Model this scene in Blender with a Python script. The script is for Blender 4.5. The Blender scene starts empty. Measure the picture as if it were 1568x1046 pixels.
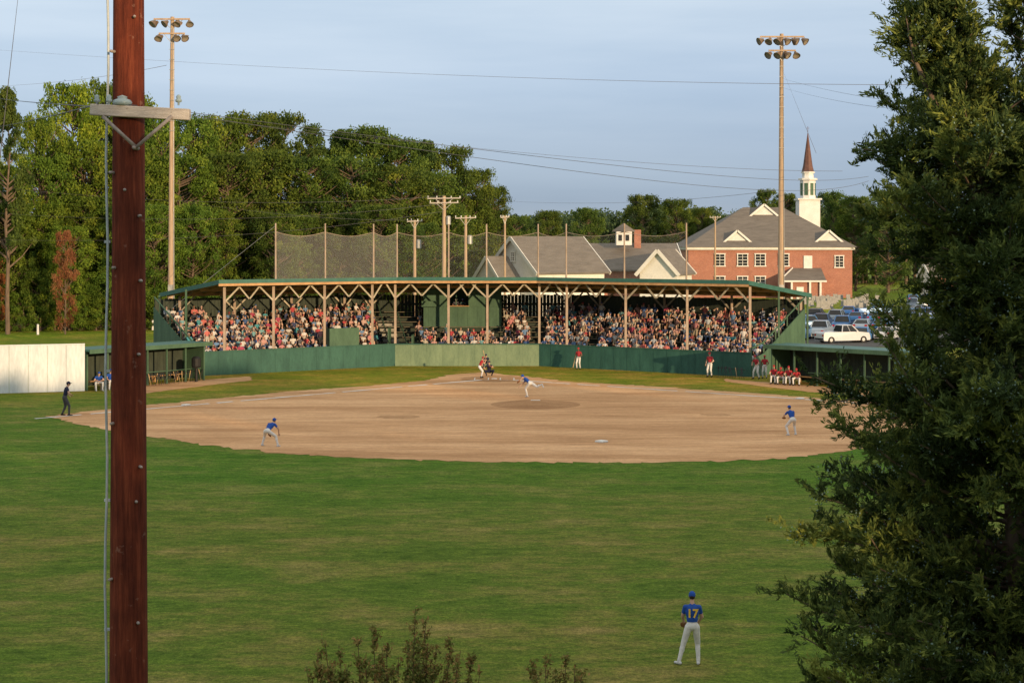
import bpy, bmesh, math, random
import numpy as np
from mathutils import Vector, Matrix
random.seed(7); rng=np.random.default_rng(7)
S=bpy.context.scene
# ------------------------------------------------------------------ survey helpers (metres, camera station at origin)
CAM_H=10.5; F=2454.0; HZ=370.0; CX=784.0
def gnd(u,v,z=0.0):
    Y=(CAM_H-z)*F/(v-HZ); return Vector(((u-CX)*Y/F,Y,z))
def at(u,v,Y): return Vector(((u-CX)*Y/F,Y,CAM_H-(v-HZ)*Y/F))
def yaw_of(fx,fy): return math.atan2(-fx,fy)
# ------------------------------------------------------------------ materials
def new_mat(name):
    m=bpy.data.materials.new(name); m.use_nodes=True
    nt=m.node_tree; b=nt.nodes['Principled BSDF']; return m,nt,b
def N(nt,t,**k):
    n=nt.nodes.new(t)
    for a,v in k.items(): setattr(n,a,v)
    return n
def coords(nt,scale=(1,1,1),kind='Object'):
    tc=N(nt,'ShaderNodeTexCoord'); mp=N(nt,'ShaderNodeMapping'); mp.inputs['Scale'].default_value=scale
    nt.links.new(tc.outputs[kind],mp.inputs['Vector']); return mp.outputs['Vector']
def noise(nt,vec,scale,detail=4,rough=.6):
    n=N(nt,'ShaderNodeTexNoise'); n.inputs['Scale'].default_value=scale; n.inputs['Detail'].default_value=detail
    n.inputs['Roughness'].default_value=rough; nt.links.new(vec,n.inputs['Vector']); return n.outputs['Fac']
def ramp(nt,fac,stops,interp='LINEAR'):
    r=N(nt,'ShaderNodeValToRGB'); cr=r.color_ramp; cr.interpolation=interp
    while len(cr.elements)>1: cr.elements.remove(cr.elements[-1])
    cr.elements[0].position=stops[0][0]; cr.elements[0].color=(*stops[0][1],1)
    for p,c in stops[1:]:
        e=cr.elements.new(p); e.color=(*c,1)
    nt.links.new(fac,r.inputs['Fac']); return r.outputs['Color']
def mix(nt,fac,a,b,mode='MIX'):
    m=N(nt,'ShaderNodeMix',data_type='RGBA',blend_type=mode)
    for s,v in ((m.inputs[0],fac),(m.inputs[6],a),(m.inputs[7],b)):
        if hasattr(v,'is_linked'): nt.links.new(v,s)
        elif isinstance(v,(int,float)): s.default_value=v
        else: s.default_value=(*v,1)
    return m.outputs[2]
def math_n(nt,op,a,b=None):
    m=N(nt,'ShaderNodeMath',operation=op)
    for i,v in enumerate((a,b)):
        if v is None: continue
        if hasattr(v,'is_linked'): nt.links.new(v,m.inputs[i])
        else: m.inputs[i].default_value=v
    return m.outputs[0]
def bump(nt,b,h,st,dist=.05):
    n=N(nt,'ShaderNodeBump'); n.inputs['Strength'].default_value=st; n.inputs['Distance'].default_value=dist
    nt.links.new(h,n.inputs['Height']); nt.links.new(n.outputs['Normal'],b.inputs['Normal'])
def pmat(name,c1,c2=None,scale=3.0,rough=.8,bmp=.15,stretch=(1,1,1),metal=0,fine=True):
    m,nt,b=new_mat(name)
    if c2 is None: c2=tuple(x*.72 for x in c1)
    v=coords(nt,stretch); n1=noise(nt,v,scale,5,.65)
    col=ramp(nt,n1,[(.32,c2),(.68,c1)])
    if fine:
        n2=noise(nt,v,scale*9,3,.6); col=mix(nt,.35,col,ramp(nt,n2,[(.3,(.55,.55,.55)),(.7,(1.15,1.15,1.15))]),'MULTIPLY')
    nt.links.new(col,b.inputs['Base Color']); b.inputs['Roughness'].default_value=rough; b.inputs['Metallic'].default_value=metal
    b.inputs['Specular IOR Level'].default_value=.25
    if bmp: bump(nt,b,n1,bmp)
    return m
# ------------------------------------------------------------------ mesh builder
class MB:
    def __init__(s): s.v=[];s.f=[];s.m=[]
    def add(s,vs,fs,mi=0):
        o=len(s.v); s.v+= [tuple(p) for p in vs]; s.f+=[tuple(i+o for i in f) for f in fs]; s.m+=[mi]*len(fs)
    def hexa(s,p,mi=0):
        s.add(p,[(3,2,1,0),(4,5,6,7),(0,1,5,4),(1,2,6,5),(2,3,7,6),(3,0,4,7)],mi)
    def box(s,c,sz,mi=0,rz=0.0):
        c=Vector(c); x,y,z=[a/2 for a in sz]; R=Matrix.Rotation(rz,3,'Z')
        P=[Vector(q) for q in ((-x,-y,-z),(x,-y,-z),(x,y,-z),(-x,y,-z),(-x,-y,z),(x,-y,z),(x,y,z),(-x,y,z))]
        s.hexa([c+R@q for q in P],mi)
    def beam(s,a,b,w,h,mi=0):
        a=Vector(a);b=Vector(b);d=(b-a).normalized(); up=Vector((0,0,1))
        if abs(d.z)>.97: up=Vector((0,1,0))
        r=d.cross(up).normalized()*w/2; u=r.cross(d).normalized()*h/2
        s.hexa([a-r-u,a+r-u,b+r-u,b-r-u,a-r+u,a+r+u,b+r+u,b-r+u],mi)
    def cyl(s,a,b,r0,r1,n=10,mi=0,caps=True):
        a=Vector(a);b=Vector(b);d=(b-a).normalized(); up=Vector((0,0,1)) if abs(d.z)<.9 else Vector((1,0,0))
        x=d.cross(up).normalized(); y=d.cross(x)
        vs=[];fs=[]
        for (c,r) in ((a,r0),(b,r1)):
            for i in range(n):
                t=2*math.pi*i/n; vs.append(c+(x*math.cos(t)+y*math.sin(t))*r)
        for i in range(n): j=(i+1)%n; fs.append((i,j,n+j,n+i))
        if caps: fs.append(tuple(range(n-1,-1,-1))); fs.append(tuple(range(n,2*n)))
        s.add(vs,fs,mi)
    def lathe(s,c,prof,n=12,mi=0,axis=(0,0,1)):
        q=Vector(axis).normalized().to_track_quat('Z','Y'); c=Vector(c); vs=[];fs=[]
        for r,z in prof:
            for i in range(n):
                t=2*math.pi*i/n; vs.append(c+q@Vector((r*math.cos(t),r*math.sin(t),z)))
        for k in range(len(prof)-1):
            for i in range(n):
                j=(i+1)%n; fs.append((k*n+i,k*n+j,(k+1)*n+j,(k+1)*n+i))
        s.add(vs,fs,mi)
    def obj(s,name,mats,parent=None,smooth=False,bevel=0):
        me=bpy.data.meshes.new(name); me.from_pydata(s.v,[],s.f)
        for m in mats: me.materials.append(m)
        me.polygons.foreach_set('material_index',s.m)
        if smooth: me.polygons.foreach_set('use_smooth',[True]*len(s.f))
        me.update(); o=bpy.data.objects.new(name,me); S.collection.objects.link(o)
        if parent: o.parent=parent
        if bevel:
            b=o.modifiers.new('b','BEVEL'); b.width=bevel; b.segments=2
        return o
def empty(name,loc=(0,0,0),rz=0):
    e=bpy.data.objects.new(name,None); e.location=loc; e.rotation_euler=(0,0,rz); S.collection.objects.link(e); return e
def np_mesh(name,V,Q,mats,mi,tint,smooth=False):
    me=bpy.data.meshes.new(name); n=len(Q)
    me.vertices.add(len(V)); me.vertices.foreach_set('co',V.astype(np.float32).ravel())
    me.loops.add(n*4); me.loops.foreach_set('vertex_index',Q.astype(np.int32).ravel())
    me.polygons.add(n); me.polygons.foreach_set('loop_start',np.arange(0,n*4,4,dtype=np.int32))
    for m in mats: me.materials.append(m)
    me.polygons.foreach_set('material_index',mi.astype(np.int32))
    a=me.attributes.new('tint','FLOAT','FACE'); a.data.foreach_set('value',tint.astype(np.float32))
    me.update(calc_edges=True); return me
class QB: # quad accumulator (numpy)
    def __init__(s): s.V=[];s.Q=[];s.M=[];s.T=[];s.n=0
    def add(s,V,Q,mi,t):
        s.V.append(V); s.Q.append(Q+s.n); s.n+=len(V); s.M.append(np.full(len(Q),mi)); s.T.append(np.broadcast_to(t,(len(Q),)))
    def tube(s,pts,rad,n=6,mi=0):
        pts=np.array([tuple(p) for p in pts],float); k=len(pts); d=np.gradient(pts,axis=0); d/=np.linalg.norm(d,axis=1)[:,None]+1e-9
        ref=np.array([.3,.9,.1]); x=np.cross(d,ref); x/=np.linalg.norm(x,axis=1)[:,None]+1e-9; y=np.cross(d,x)
        t=np.arange(n)*2*np.pi/n; rad=np.array(rad)[:,None,None]
        V=pts[:,None,:]+rad*(x[:,None,:]*np.cos(t)[None,:,None]+y[:,None,:]*np.sin(t)[None,:,None])
        a=np.arange(n); b=(a+1)%n; Q=np.concatenate([np.stack([i*n+a,i*n+b,(i+1)*n+b,(i+1)*n+a],1) for i in range(k-1)])
        s.add(V.reshape(-1,3),Q,mi,.5)
    def leaves(s,C,size,tint,mi=1,dirs=None,ratio=.5):
        n=len(C); a=rng.normal(size=(n,3))
        if dirs is not None: a=dirs+a*.35
        a/=np.linalg.norm(a,axis=1)[:,None]; b=np.cross(a,rng.normal(size=(n,3))); b/=np.linalg.norm(b,axis=1)[:,None]+1e-9
        size=np.broadcast_to(size,(n,))[:,None]; a=a*size*.5; b=b*size*.5*ratio
        V=np.stack([C-a,C-b,C+a,C+b],1).reshape(-1,3); Q=np.arange(n*4).reshape(n,4)
        s.add(V,Q,mi,tint)
    def mesh(s,name,mats): return np_mesh(name,np.concatenate(s.V),np.concatenate(s.Q),mats,np.concatenate(s.M),np.concatenate(s.T))
def link(name,me,loc=(0,0,0),sc=(1,1,1),rz=0,parent=None):
    o=bpy.data.objects.new(name,me); o.location=loc; o.scale=sc; o.rotation_euler=(0,0,rz); S.collection.objects.link(o)
    if parent: o.parent=parent
    return o
# ------------------------------------------------------------------ foliage material
def leaf_mat(name,dark,mid,light,objvar=.25,trans=.25):
    m,nt,b=new_mat(name); at_=N(nt,'ShaderNodeAttribute',attribute_name='tint')
    col=ramp(nt,at_.outputs['Fac'],[(0,dark),(.5,mid),(1,light)])
    oi=N(nt,'ShaderNodeObjectInfo')
    if objvar:
        br=ramp(nt,oi.outputs['Random'],[(0,(1-objvar,1-objvar,1-objvar*.8)),(.35,(1.1,1.02,.8)),(.65,(.9,1,1.05)),(1,(1+objvar*1.3,1+objvar,1-objvar*.5))]); col=mix(nt,1.0,col,br,'MULTIPLY')
    nt.links.new(col,b.inputs['Base Color']); b.inputs['Roughness'].default_value=.7; b.inputs['Specular IOR Level'].default_value=.12
    tr=N(nt,'ShaderNodeBsdfTranslucent'); nt.links.new(col,tr.inputs['Color'])
    ms=N(nt,'ShaderNodeMixShader'); ms.inputs[0].default_value=trans
    nt.links.new(b.outputs[0],ms.inputs[1]); nt.links.new(tr.outputs[0],ms.inputs[2])
    nt.links.new(ms.outputs[0],nt.nodes['Material Output'].inputs['Surface']); return m
M_bark=pmat('bark',(.20,.145,.10),(.09,.065,.048),6,.9,.4,(1,1,.25))
M_snag=pmat('pale_bark',(.36,.28,.21),(.22,.17,.12),6,.9,.3,(1,1,.3))
M_leaf=leaf_mat('oak_leaves',(.030,.055,.012),(.084,.132,.024),(.18,.22,.035),.28)
M_leaflit=leaf_mat('sunlit_leaves',(.045,.085,.012),(.125,.195,.026),(.25,.30,.04),.25,.3)  # sunlit brightness put into the leaf colour for the left-hand trees and bushes
M_leafd=leaf_mat('pine_leaves',(.030,.055,.016),(.075,.12,.028),(.14,.18,.045),.25)
M_leafr=leaf_mat('russet_leaves',(.14,.05,.02),(.28,.10,.045),(.36,.16,.07),.1)
M_leaffar=leaf_mat('hazed_far_leaves',(.045,.072,.032),(.085,.122,.048),(.13,.165,.06),.2)  # bluish haze of distance put into these leaf colours
M_cedar=leaf_mat('cedar_sprays',(.026,.046,.016),(.085,.125,.034),(.24,.27,.055),.0,.3)
M_berry=leaf_mat('cedar_berries',(.10,.16,.14),(.19,.28,.24),(.28,.38,.34),.0)
M_shrub=leaf_mat('shrub_leaves',(.06,.085,.02),(.15,.175,.04),(.32,.19,.07),.0)

def tree_mesh(name,seed,H=20.,R=6.,z0=2.,ncl=70,nl=260,ls=.42,shape='oak',mats=None,clr=(.16,.27)):
    global rng; rng=np.random.default_rng(seed); rd=random.Random(seed); q=QB()
    bend=[(rd.uniform(-.4,.4),rd.uniform(-.4,.4)) for _ in range(7)]
    tp=[Vector((bend[i][0]*i*.3,bend[i][1]*i*.3,H*.9*i/6)) for i in range(7)]
    q.tube(tp,[H*.02*(1-.85*i/6) for i in range(7)],8,0)
    for c in range(ncl):
        f=rd.random()**.75 if shape!='pine' else rd.uniform(.0,1)**.9
        z=z0+(H-z0)*f
        if shape=='oak': pr=math.sin(math.pi*min(1,(.14+.86*f)*.90))**.5
        elif shape=='pine': pr=math.sqrt(max(0.02,1-f**2))*(.6+.4*rd.random())
        else: pr=1-f*.85
        az=rd.uniform(0,2*math.pi); rr=R*pr*(rd.random()**.38)*rd.uniform(.75,1.08)
        cr=R*rd.uniform(*clr); z=min(z,H-cr*.6)
        cen=np.array([rr*math.cos(az),rr*math.sin(az),z])
        tz=max(.5,z-rr*.55); b=min(5.99,tz/(H*.9)*6); i=int(b); p0=tp[i].lerp(tp[min(6,i+1)],b-i)
        midp=p0.lerp(Vector(cen),.55)+Vector((0,0,-.06*rr))
        q.tube([p0,midp,Vector(cen)],[.012*H*.5*(1-f*.5),.007*H*.5,.02],5,0)
        n=int(nl*rd.uniform(.7,1.3)); d=rng.normal(size=(n,3)); d/=np.linalg.norm(d,axis=1)[:,None]
        r=cr*(rng.random(n)**.45)*(1+.25*np.sin(d[:,0]*5+seed)+.2*np.cos(d[:,1]*7+c)); P=cen+d*r[:,None]*np.array([1.15,1.15,.75])
        t=np.clip(rd.gauss(.42,.2)+rng.normal(0,.13,n),0,1)
        q.leaves(P,ls*rng.uniform(.6,1.3,n),t,1,None,.6)
    return q.mesh(name,mats or [M_bark,M_leaf])
OAK=[tree_mesh('oak_tree_mesh',11+i,20,6.2,1.2,150,165,.34,clr=(.11,.23)) for i in range(5)]
OAKLIT=[tree_mesh('sunlit_oak_mesh',71+i,20,6.2,1.0,150,165,.34,mats=[M_bark,M_leaflit],clr=(.11,.22)) for i in range(3)]  # same oak shape, with the sunlit leaf colours
PINE=[tree_mesh('pine_tree_mesh',31+i,20,4.2,7.5 if i else 4,90,190,.32,'pine',[M_snag if i==0 else M_bark,M_leafd],(.12,.22)) for i in range(3)]
BUSH=[tree_mesh('bush_mesh',51+i,20,9,.5,80,170,.7,'oak',[M_bark,M_leaflit]) for i in range(2)]
RUS=tree_mesh('russet_mesh',61,20,6,1,60,150,.45,'oak',[M_bark,M_leafr])
def place_tree(kind,me,u,vt,Y,rpx,mh=20.,mr=6.2):
    p=at(u,vt,Y); H=p.z; R=rpx*Y/F; link(kind,me,(p.x,Y,-.1),(R/mr,R/mr,H/mh),random.uniform(0,6.28))
rt=random.Random(3)
sky_t=[(-130,140,215,70),(-70,165,205,60),(12,135,182,36,'p'),(-25,240,188,60),(68,176,198,38),(108,128,206,46),(152,122,214,48),(198,144,212,46),(245,168,205,44),(292,176,214,44),(338,178,222,46),(382,173,226,50),(430,174,232,52),(478,190,236,44,'p'),(520,200,240,42,'p'),(560,194,238,48),(608,210,240,46),(652,216,248,42,'p'),(690,224,250,40),(726,258,256,34),(755,284,262,28),
 (60,235,196,50),(130,215,200,52),(215,225,200,56),(280,235,202,52),(350,235,208,52),(410,230,214,54),(470,240,216,52),(540,240,220,54),(610,252,222,52),(665,262,232,44),(712,300,256,34),(750,318,264,32),(790,330,268,26),(690,310,244,34)]
for t in sky_t:
    u,v,Y,r=t[:4]
    if len(t)>4: place_tree('pine_tree',rt.choice(PINE),u,v,Y,r*1.1,mr=4.2)
    elif u<300: place_tree('sunlit_oak',rt.choice(OAKLIT),u,v,Y,r*1.3)
    else: place_tree('oak_tree',rt.choice(OAK),u,v,Y,r*1.3)
for k in range(13):
    u=-60+k*32+rt.uniform(-8,8); place_tree('sunlit_oak',rt.choice(OAKLIT),u,rt.uniform(290,350),190+rt.uniform(-3,3)+k*.6,rt.uniform(40,54))
for k in range(16):
    u=-70+k*27+rt.uniform(-8,8); place_tree('roadside_bush',rt.choice(BUSH),u,rt.uniform(410,450),185+rt.uniform(-2,3)+k*.7,rt.uniform(24,38),mr=9)
place_tree('russet_tree',RUS,100,352,182,20,mr=6)
place_tree('russet_tree',RUS,-10,395,184,22,mr=6)
for k in range(10):
    place_tree('oak_tree',rt.choice(OAK),360+k*32,rt.uniform(312,345),rt.uniform(200,212),rt.uniform(40,50))
rng=np.random.default_rng(99); q=QB()
def mass_crown(x,y,H,R,nl,ls):
    for c in range(12):
        a=rt.uniform(0,6.28); z=H*rt.uniform(.25,1)-R*.3; rr=R*rt.random()**.5*(1.15-.5*z/H); cen=np.array([x+rr*math.cos(a),y+rr*math.sin(a),z]); n=nl
        d=rng.normal(size=(n,3)); d/=np.linalg.norm(d,axis=1)[:,None]; P=cen+d*(R*.38*rng.random(n)**.4)[:,None]*np.array([1.1,1.1,.8])
        q.leaves(P,ls*rng.uniform(.6,1.3,n),np.clip(rt.gauss(.45,.2)+rng.normal(0,.12,n),0,1),1,None,.7)
    q.tube([(x,y,0),(x,y,H*.8)],[.5,.2],5,0)
for k in range(170):
    u=rt.uniform(700,1900) if k<140 else rt.uniform(-500,700); Y=rt.uniform(390,460)
    top={0:322,1:318,2:320,3:302,4:305,5:320,6:300,7:296,8:300}.get(int((u-780)//62),306)+rt.uniform(-3,12)
    p=at(u,top,Y); mass_crown(p.x,Y,p.z,rt.uniform(5.5,9),150,.8)
link('distant_treeline',q.mesh('distant_treeline',[M_bark,M_leaffar]))
for u,v,Y,r in ((840,322,330,28),(900,318,340,30),(985,298,350,36),(1035,304,345,34),(1075,318,350,26),(1110,328,345,24),(1310,300,340,36),(1360,290,330,40),(1440,300,330,40),(1520,290,330,44),(1172,290,362,30),(1205,296,366,30),(1275,292,352,32)):
    place_tree('oak_tree',rt.choice(OAK),u,v,Y,r)
# tall wood behind the viewpoint that throws the evening shade over the field
for k in range(26):
    x=-12+k*6.4+rt.uniform(-1.5,1.5); H=(19.0 if x<47 else 24.9)+(rt.uniform(-1,.6) if x<47 else rt.uniform(-4.6,1.6))
    link('oak_tree',rt.choice(OAK),(x,-24+rt.uniform(-3,2),-.1),(.9,.9,H/20),rt.uniform(0,6.28))
    link('oak_tree',rt.choice(OAK),(x+3,-33+rt.uniform(-2,2),-.1),(.95,.95,(H-3.5)/20),rt.uniform(0,6.28))

# ------------------------------------------------------------------ ground
def grass_mat():
    m,nt,b=new_mat('grass'); v=coords(nt); vs=coords(nt,(.55,1,1))
    big=noise(nt,v,.045,3,.5); streak=noise(nt,vs,.36,9,.78); med=noise(nt,vs,2.4,6,.78); fine=noise(nt,v,8,4,.8); xf=noise(nt,v,26,2,.7)
    g=ramp(nt,streak,[(.33,(.085,.155,.020)),(.46,(.130,.200,.033)),(.54,(.185,.210,.052)),(.64,(.29,.25,.10))])
    g2=ramp(nt,med,[(.3,(.45,.52,.42)),(.5,(.97,.99,.9)),(.68,(1.5,1.36,1.25))]); g=mix(nt,.95,g,g2,'MULTIPLY')
    g3=ramp(nt,fine,[(.28,(.35,.40,.32)),(.5,(1,1,1)),(.72,(1.8,1.65,1.5))]); g=mix(nt,.9,g,g3,'MULTIPLY')
    g4=ramp(nt,xf,[(.3,(.45,.45,.4)),(.7,(1.5,1.5,1.4))]); g=mix(nt,.7,g,g4,'MULTIPLY')
    g=mix(nt,.5,g,ramp(nt,big,[(.35,(.75,1.0,.55)),(.65,(1.25,1.02,1.05))]),'MULTIPLY')
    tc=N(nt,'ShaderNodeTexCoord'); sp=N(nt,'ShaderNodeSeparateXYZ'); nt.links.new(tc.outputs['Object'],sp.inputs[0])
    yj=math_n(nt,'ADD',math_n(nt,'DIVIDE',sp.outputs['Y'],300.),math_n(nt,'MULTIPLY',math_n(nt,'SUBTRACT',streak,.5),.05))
    lush_lit=ramp(nt,yj,[(0,(1.05,1,1)),(.19,(1.05,1,1)),(.25,(.74,1.02,.7)),(.285,(.85,1.05,.8)),(.33,(1.0,1.0,.9)),(.40,(1.75,1.2,.9)),(.47,(1.7,1.18,.9)),(.53,(1.2,1.12,.8)),(.68,(1.6,1.4,.75)),(1,(1.1,1.1,.9))])  # lush ring at the infield; sunlit yellow painted into grass by the stand
    g=mix(nt,.9,g,lush_lit,'MULTIPLY')
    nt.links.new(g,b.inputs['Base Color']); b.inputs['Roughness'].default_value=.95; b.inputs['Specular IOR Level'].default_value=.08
    h=math_n(nt,'ADD',fine,math_n(nt,'MULTIPLY',med,1.5)); bump(nt,b,h,1.0,.14); return m
M_grass=grass_mat()
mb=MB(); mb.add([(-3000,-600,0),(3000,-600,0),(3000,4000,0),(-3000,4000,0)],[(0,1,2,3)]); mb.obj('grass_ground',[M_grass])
def dirt_mat(name,a,b_,c):
    m,nt,b=new_mat(name); v=coords(nt); vs=coords(nt,(.18,1,1))
    n1=noise(nt,vs,.30,6,.68); n2=noise(nt,v,3,6,.7); n3=noise(nt,v,24,3,.7); n4=noise(nt,vs,2.2,4,.7)
    col=ramp(nt,n1,[(.36,a),(.5,b_),(.64,c)])
    col=mix(nt,.7,col,ramp(nt,n2,[(.3,(.80,.78,.76)),(.7,(1.12,1.12,1.12))]),'MULTIPLY')
    col=mix(nt,.8,col,ramp(nt,n4,[(.3,(.78,.75,.72)),(.7,(1.16,1.16,1.16))]),'MULTIPLY')
    col=mix(nt,.6,col,ramp(nt,n3,[(.3,(.70,.70,.70)),(.7,(1.25,1.25,1.25))]),'MULTIPLY')
    nt.links.new(col,b.inputs['Base Color']); b.inputs['Roughness'].default_value=.95; b.inputs['Specular IOR Level'].default_value=.08
    bump(nt,b,n2,1.0,.09); return m
M_dirt=dirt_mat('infield_clay',(.44,.245,.12),(.58,.34,.175),(.70,.43,.235))
M_dirtd=dirt_mat('worn_clay',(.33,.175,.085),(.42,.24,.12),(.52,.31,.16))
M_white=pmat('chalk_white',(.8,.8,.77),(.62,.6,.55),4,.9,.05)
def patch(name,pts,z,mat,jit=.22,step=.5):
    out=[]; n=len(pts); rr=random.Random(len(name)+n)
    P=[Vector(p) for p in pts]
    for i in range(n):
        a=P[i];b=P[(i+1)%n];k=max(1,int((b-a).length/step))
        for j in range(k):
            p=a.lerp(b,j/k)+Vector((rr.uniform(-jit,jit),rr.uniform(-jit,jit),0)); p.z=z; out.append(p)
    m=MB(); m.add(out,[tuple(range(len(out)))]); o=m.obj(name,[mat]); 
    bm=bmesh.new(); bm.from_mesh(o.data); bmesh.ops.triangulate(bm,faces=bm.faces[:]); bm.normal_update()
    for f in bm.faces:
        if f.normal.z<0: f.normal_flip()
    bm.to_mesh(o.data); bm.free(); return o
inf=[(75,637),(120,650),(170,659),(225,668),(320,682),(415,692),(520,699),(620,704),(760,707),(860,708),(1000,708),(1100,706),(1210,701),(1300,690),(1400,668),(1450,650),(1400,622),(1240,608),(1100,598),(960,589),(870,584),(815,577),(740,570),(690,573),(650,583),(560,591),(470,597),(380,605),(300,613),(225,620),(120,631)]
patch('infield_dirt',[gnd(*p) for p in inf],.012,M_dirt,.3,.35)
patch('dugout_apron_dirt',[gnd(*p) for p in ((215,590),(300,582),(385,576),(386,582),(300,592),(215,603))],.012,M_dirt,.15)
patch('dugout_apron_dirt',[gnd(*p) for p in ((1110,580),(1240,590),(1400,604),(1400,612),(1240,600),(1110,584))],.012,M_dirt,.15)
def ellipse(c,a,b,n=26): return [Vector((c.x+a*math.cos(2*math.pi*i/n),c.y+b*math.sin(2*math.pi*i/n),0)) for i in range(n)]
patch('worn_dirt_patch',ellipse(gnd(612,638),1.3,.9),.02,M_dirtd,.25,.3)
patch('worn_dirt_patch',ellipse(gnd(1098,635),.9,.6),.02,M_dirtd,.2,.3)
patch('home_plate_dirt',ellipse(gnd(757,580),2.6,2.6),.02,M_dirtd,.3,.3)
HOME=gnd(757,580)
mc=gnd(820,619); mb=MB(); prof=[(2.9,.014),(2.4,.07),(1.6,.18),(.8,.26),(0.01,.27)]
mb.lathe(mc,[(r*1.0,z) for r,z in prof],28); mb.obj('pitchers_mound',[M_dirtd],smooth=True)
mb=MB(); mb.box((mc.x,mc.y,.285),(.61,.15,.04)); mb.obj('pitching_rubber',[M_white],bevel=.01)
def base(u,v,s=.42):
    p=gnd(u,v); m=MB(); m.box((0,0,.05),(s*1.1,s,.09)); o=m.obj('base_bag',[M_white],bevel=.02); o.location=(p.x,p.y,.012); o.rotation_euler[2]=.8
base(921,677,.48); base(285,621); base(1225,611)
mb=MB(); mb.add([(-.22,-.22,.0),(.22,-.22,.0),(.22,.05,.0),(0,.25,.0),(-.22,.05,.0),(-.22,-.22,.03),(.22,-.22,.03),(.22,.05,.03),(0,.25,.03),(-.22,.05,.03)],[(5,6,7,8,9),(0,1,6,5),(1,2,7,6),(2,3,8,7),(3,4,9,8),(4,0,5,9)])
o=mb.obj('home_plate',[M_white]); o.location=(HOME.x,HOME.y,.024)
def chalk(p,q_,w=.10):
    p=Vector(p);q_=Vector(q_);d=(q_-p).normalized();r=Vector((-d.y,d.x,0))*w/2; m=MB(); k=60
    vs=[];fs=[]; rr=random.Random(5)
    for i in range(k+1):
        c=p.lerp(q_,i/k); j=rr.uniform(.6,1.3); vs+= [c-r*j,c+r*j]
    for v_ in vs: v_.z=.026
    for i in range(k):
        if rr.random()<.93: fs.append((2*i,2*i+1,2*i+3,2*i+2))
    m.add(vs,fs); m.obj('chalk_foul_line',[M_white])
dL=(gnd(285,621)-HOME); dR=(gnd(1225,611)-HOME)
chalk(HOME+dL*.05,HOME+dL*1.38,.28); chalk(HOME+dR*.07,HOME+dR*1.6,.26)
for sx in (-1,1):
    for a,b in (((.45,-1),(.45,.9)),((1.5,-1),(1.5,.9)),((.45,-1),(1.5,-1)),((.45,.9),(1.5,.9))):
        chalk((HOME.x+sx*a[0],HOME.y+a[1],0),(HOME.x+sx*b[0],HOME.y+b[1],0),.08)

# ------------------------------------------------------------------ grandstand
M_green=pmat('green_paint',(.040,.120,.090),(.022,.074,.058),1.2,.6,.1,(1,1,.3))
M_greenl=pmat('pale_green_paint',(.20,.27,.16),(.12,.18,.11),1.5,.65,.1,(1,1,.3))  # paler green for the centre of the front wall
M_greenm=pmat('mid_green_paint',(.080,.15,.09),(.050,.10,.062),1.5,.65,.1,(1,1,.3))
M_roofg=pmat('roof_green_metal',(.05,.15,.12),(.035,.11,.09),1.5,.5,.1)
M_wood=pmat('tan_timber',(.55,.33,.16),(.38,.22,.10),2.2,.75,.15)
M_post=pmat('weathered_post',(.46,.36,.28),(.30,.23,.17),2.2,.8,.15,(1,1,.4))
M_brace=pmat('pale_brace',(.48,.43,.33),(.32,.28,.21),2.2,.8,.1)
M_bench=pmat('bench_board',(.20,.17,.12),(.11,.10,.07),2,.8,.1)
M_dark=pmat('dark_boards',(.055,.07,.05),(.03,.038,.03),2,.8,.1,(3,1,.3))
M_conc=pmat('concrete',(.40,.39,.33),(.26,.25,.21),2,.9,.1)
M_steel=pmat('galvanised_steel',(.45,.45,.43),(.3,.3,.29),3,.5,.05,metal=.4)
M_black=pmat('black_rubber',(.02,.02,.02),(.012,.012,.012),3,.6,.05)
M_glass=pmat('dark_glass',(.03,.035,.04),(.02,.022,.025),1,.12,0,fine=False)
A=Vector((-24.2,125.7,0)); B=Vector((-9.9,135.6,0)); C=Vector((2.3,135.6,0)); D=Vector((18.6,124.5,0))
def perp(a,b): d=(b-a).normalized(); return Vector((-d.y,d.x,0))
n1,n2,n3=perp(A,B),perp(B,C),perp(C,D)
bis1=(n1+n2)/(1+n1.dot(n2)); bis2=(n2+n3)/(1+n2.dot(n3))
def off(d,ta=0.,td=0.):
    a=A.lerp(B,ta); e=D.lerp(C,td); return [a+n1*d,B+bis1*d,C+bis2*d,e+n3*d]
def slab(m,d0,d1,zb0,zt0,zb1,zt1,mi=0,segs=(0,1,2),ta=0.,td=0.):
    f=off(d0,ta,td); r=off(d1,ta,td)
    for s in segs:
        a,b,c,d=f[s],f[s+1],r[s+1],r[s]
        z=lambda p,h: Vector((p.x,p.y,h))
        m.hexa([z(a,zb0),z(b,zb0),z(c,zb1),z(d,zb1),z(a,zt0),z(b,zt0),z(c,zt1),z(d,zt1)],mi)
GS=empty('grandstand')
RT,RD=.09,.02
ROOFD=11.2
def roofz(d): return 7.38-(d+.7)*(1.35/(ROOFD+.7))
m=MB(); slab(m,-.7,ROOFD,roofz(-.7)-.02,roofz(-.7)+.1,roofz(ROOFD)-.02,roofz(ROOFD)+.1,0,ta=RT-.03,td=RD-.02)
slab(m,-.78,-.702,7.22,7.52,7.22,7.52,0,ta=RT-.035,td=RD-.025); slab(m,-.74,-.705,7.02,7.217,7.02,7.217,1,ta=RT-.035,td=RD-.025); m.obj('roof',[M_roofg,M_wood],GS)
m=MB()
for (p,q_) in ((off(-.7,RT-.033)[0],off(ROOFD,RT-.033)[0]),(off(-.7,0,RD-.025)[3],off(ROOFD,0,RD-.025)[3])):
    m.beam(Vector((p.x,p.y,7.33)),Vector((q_.x,q_.y,roofz(ROOFD)-.02)),.08,.34)
m.obj('end_fascia',[M_roofg],GS)
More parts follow.
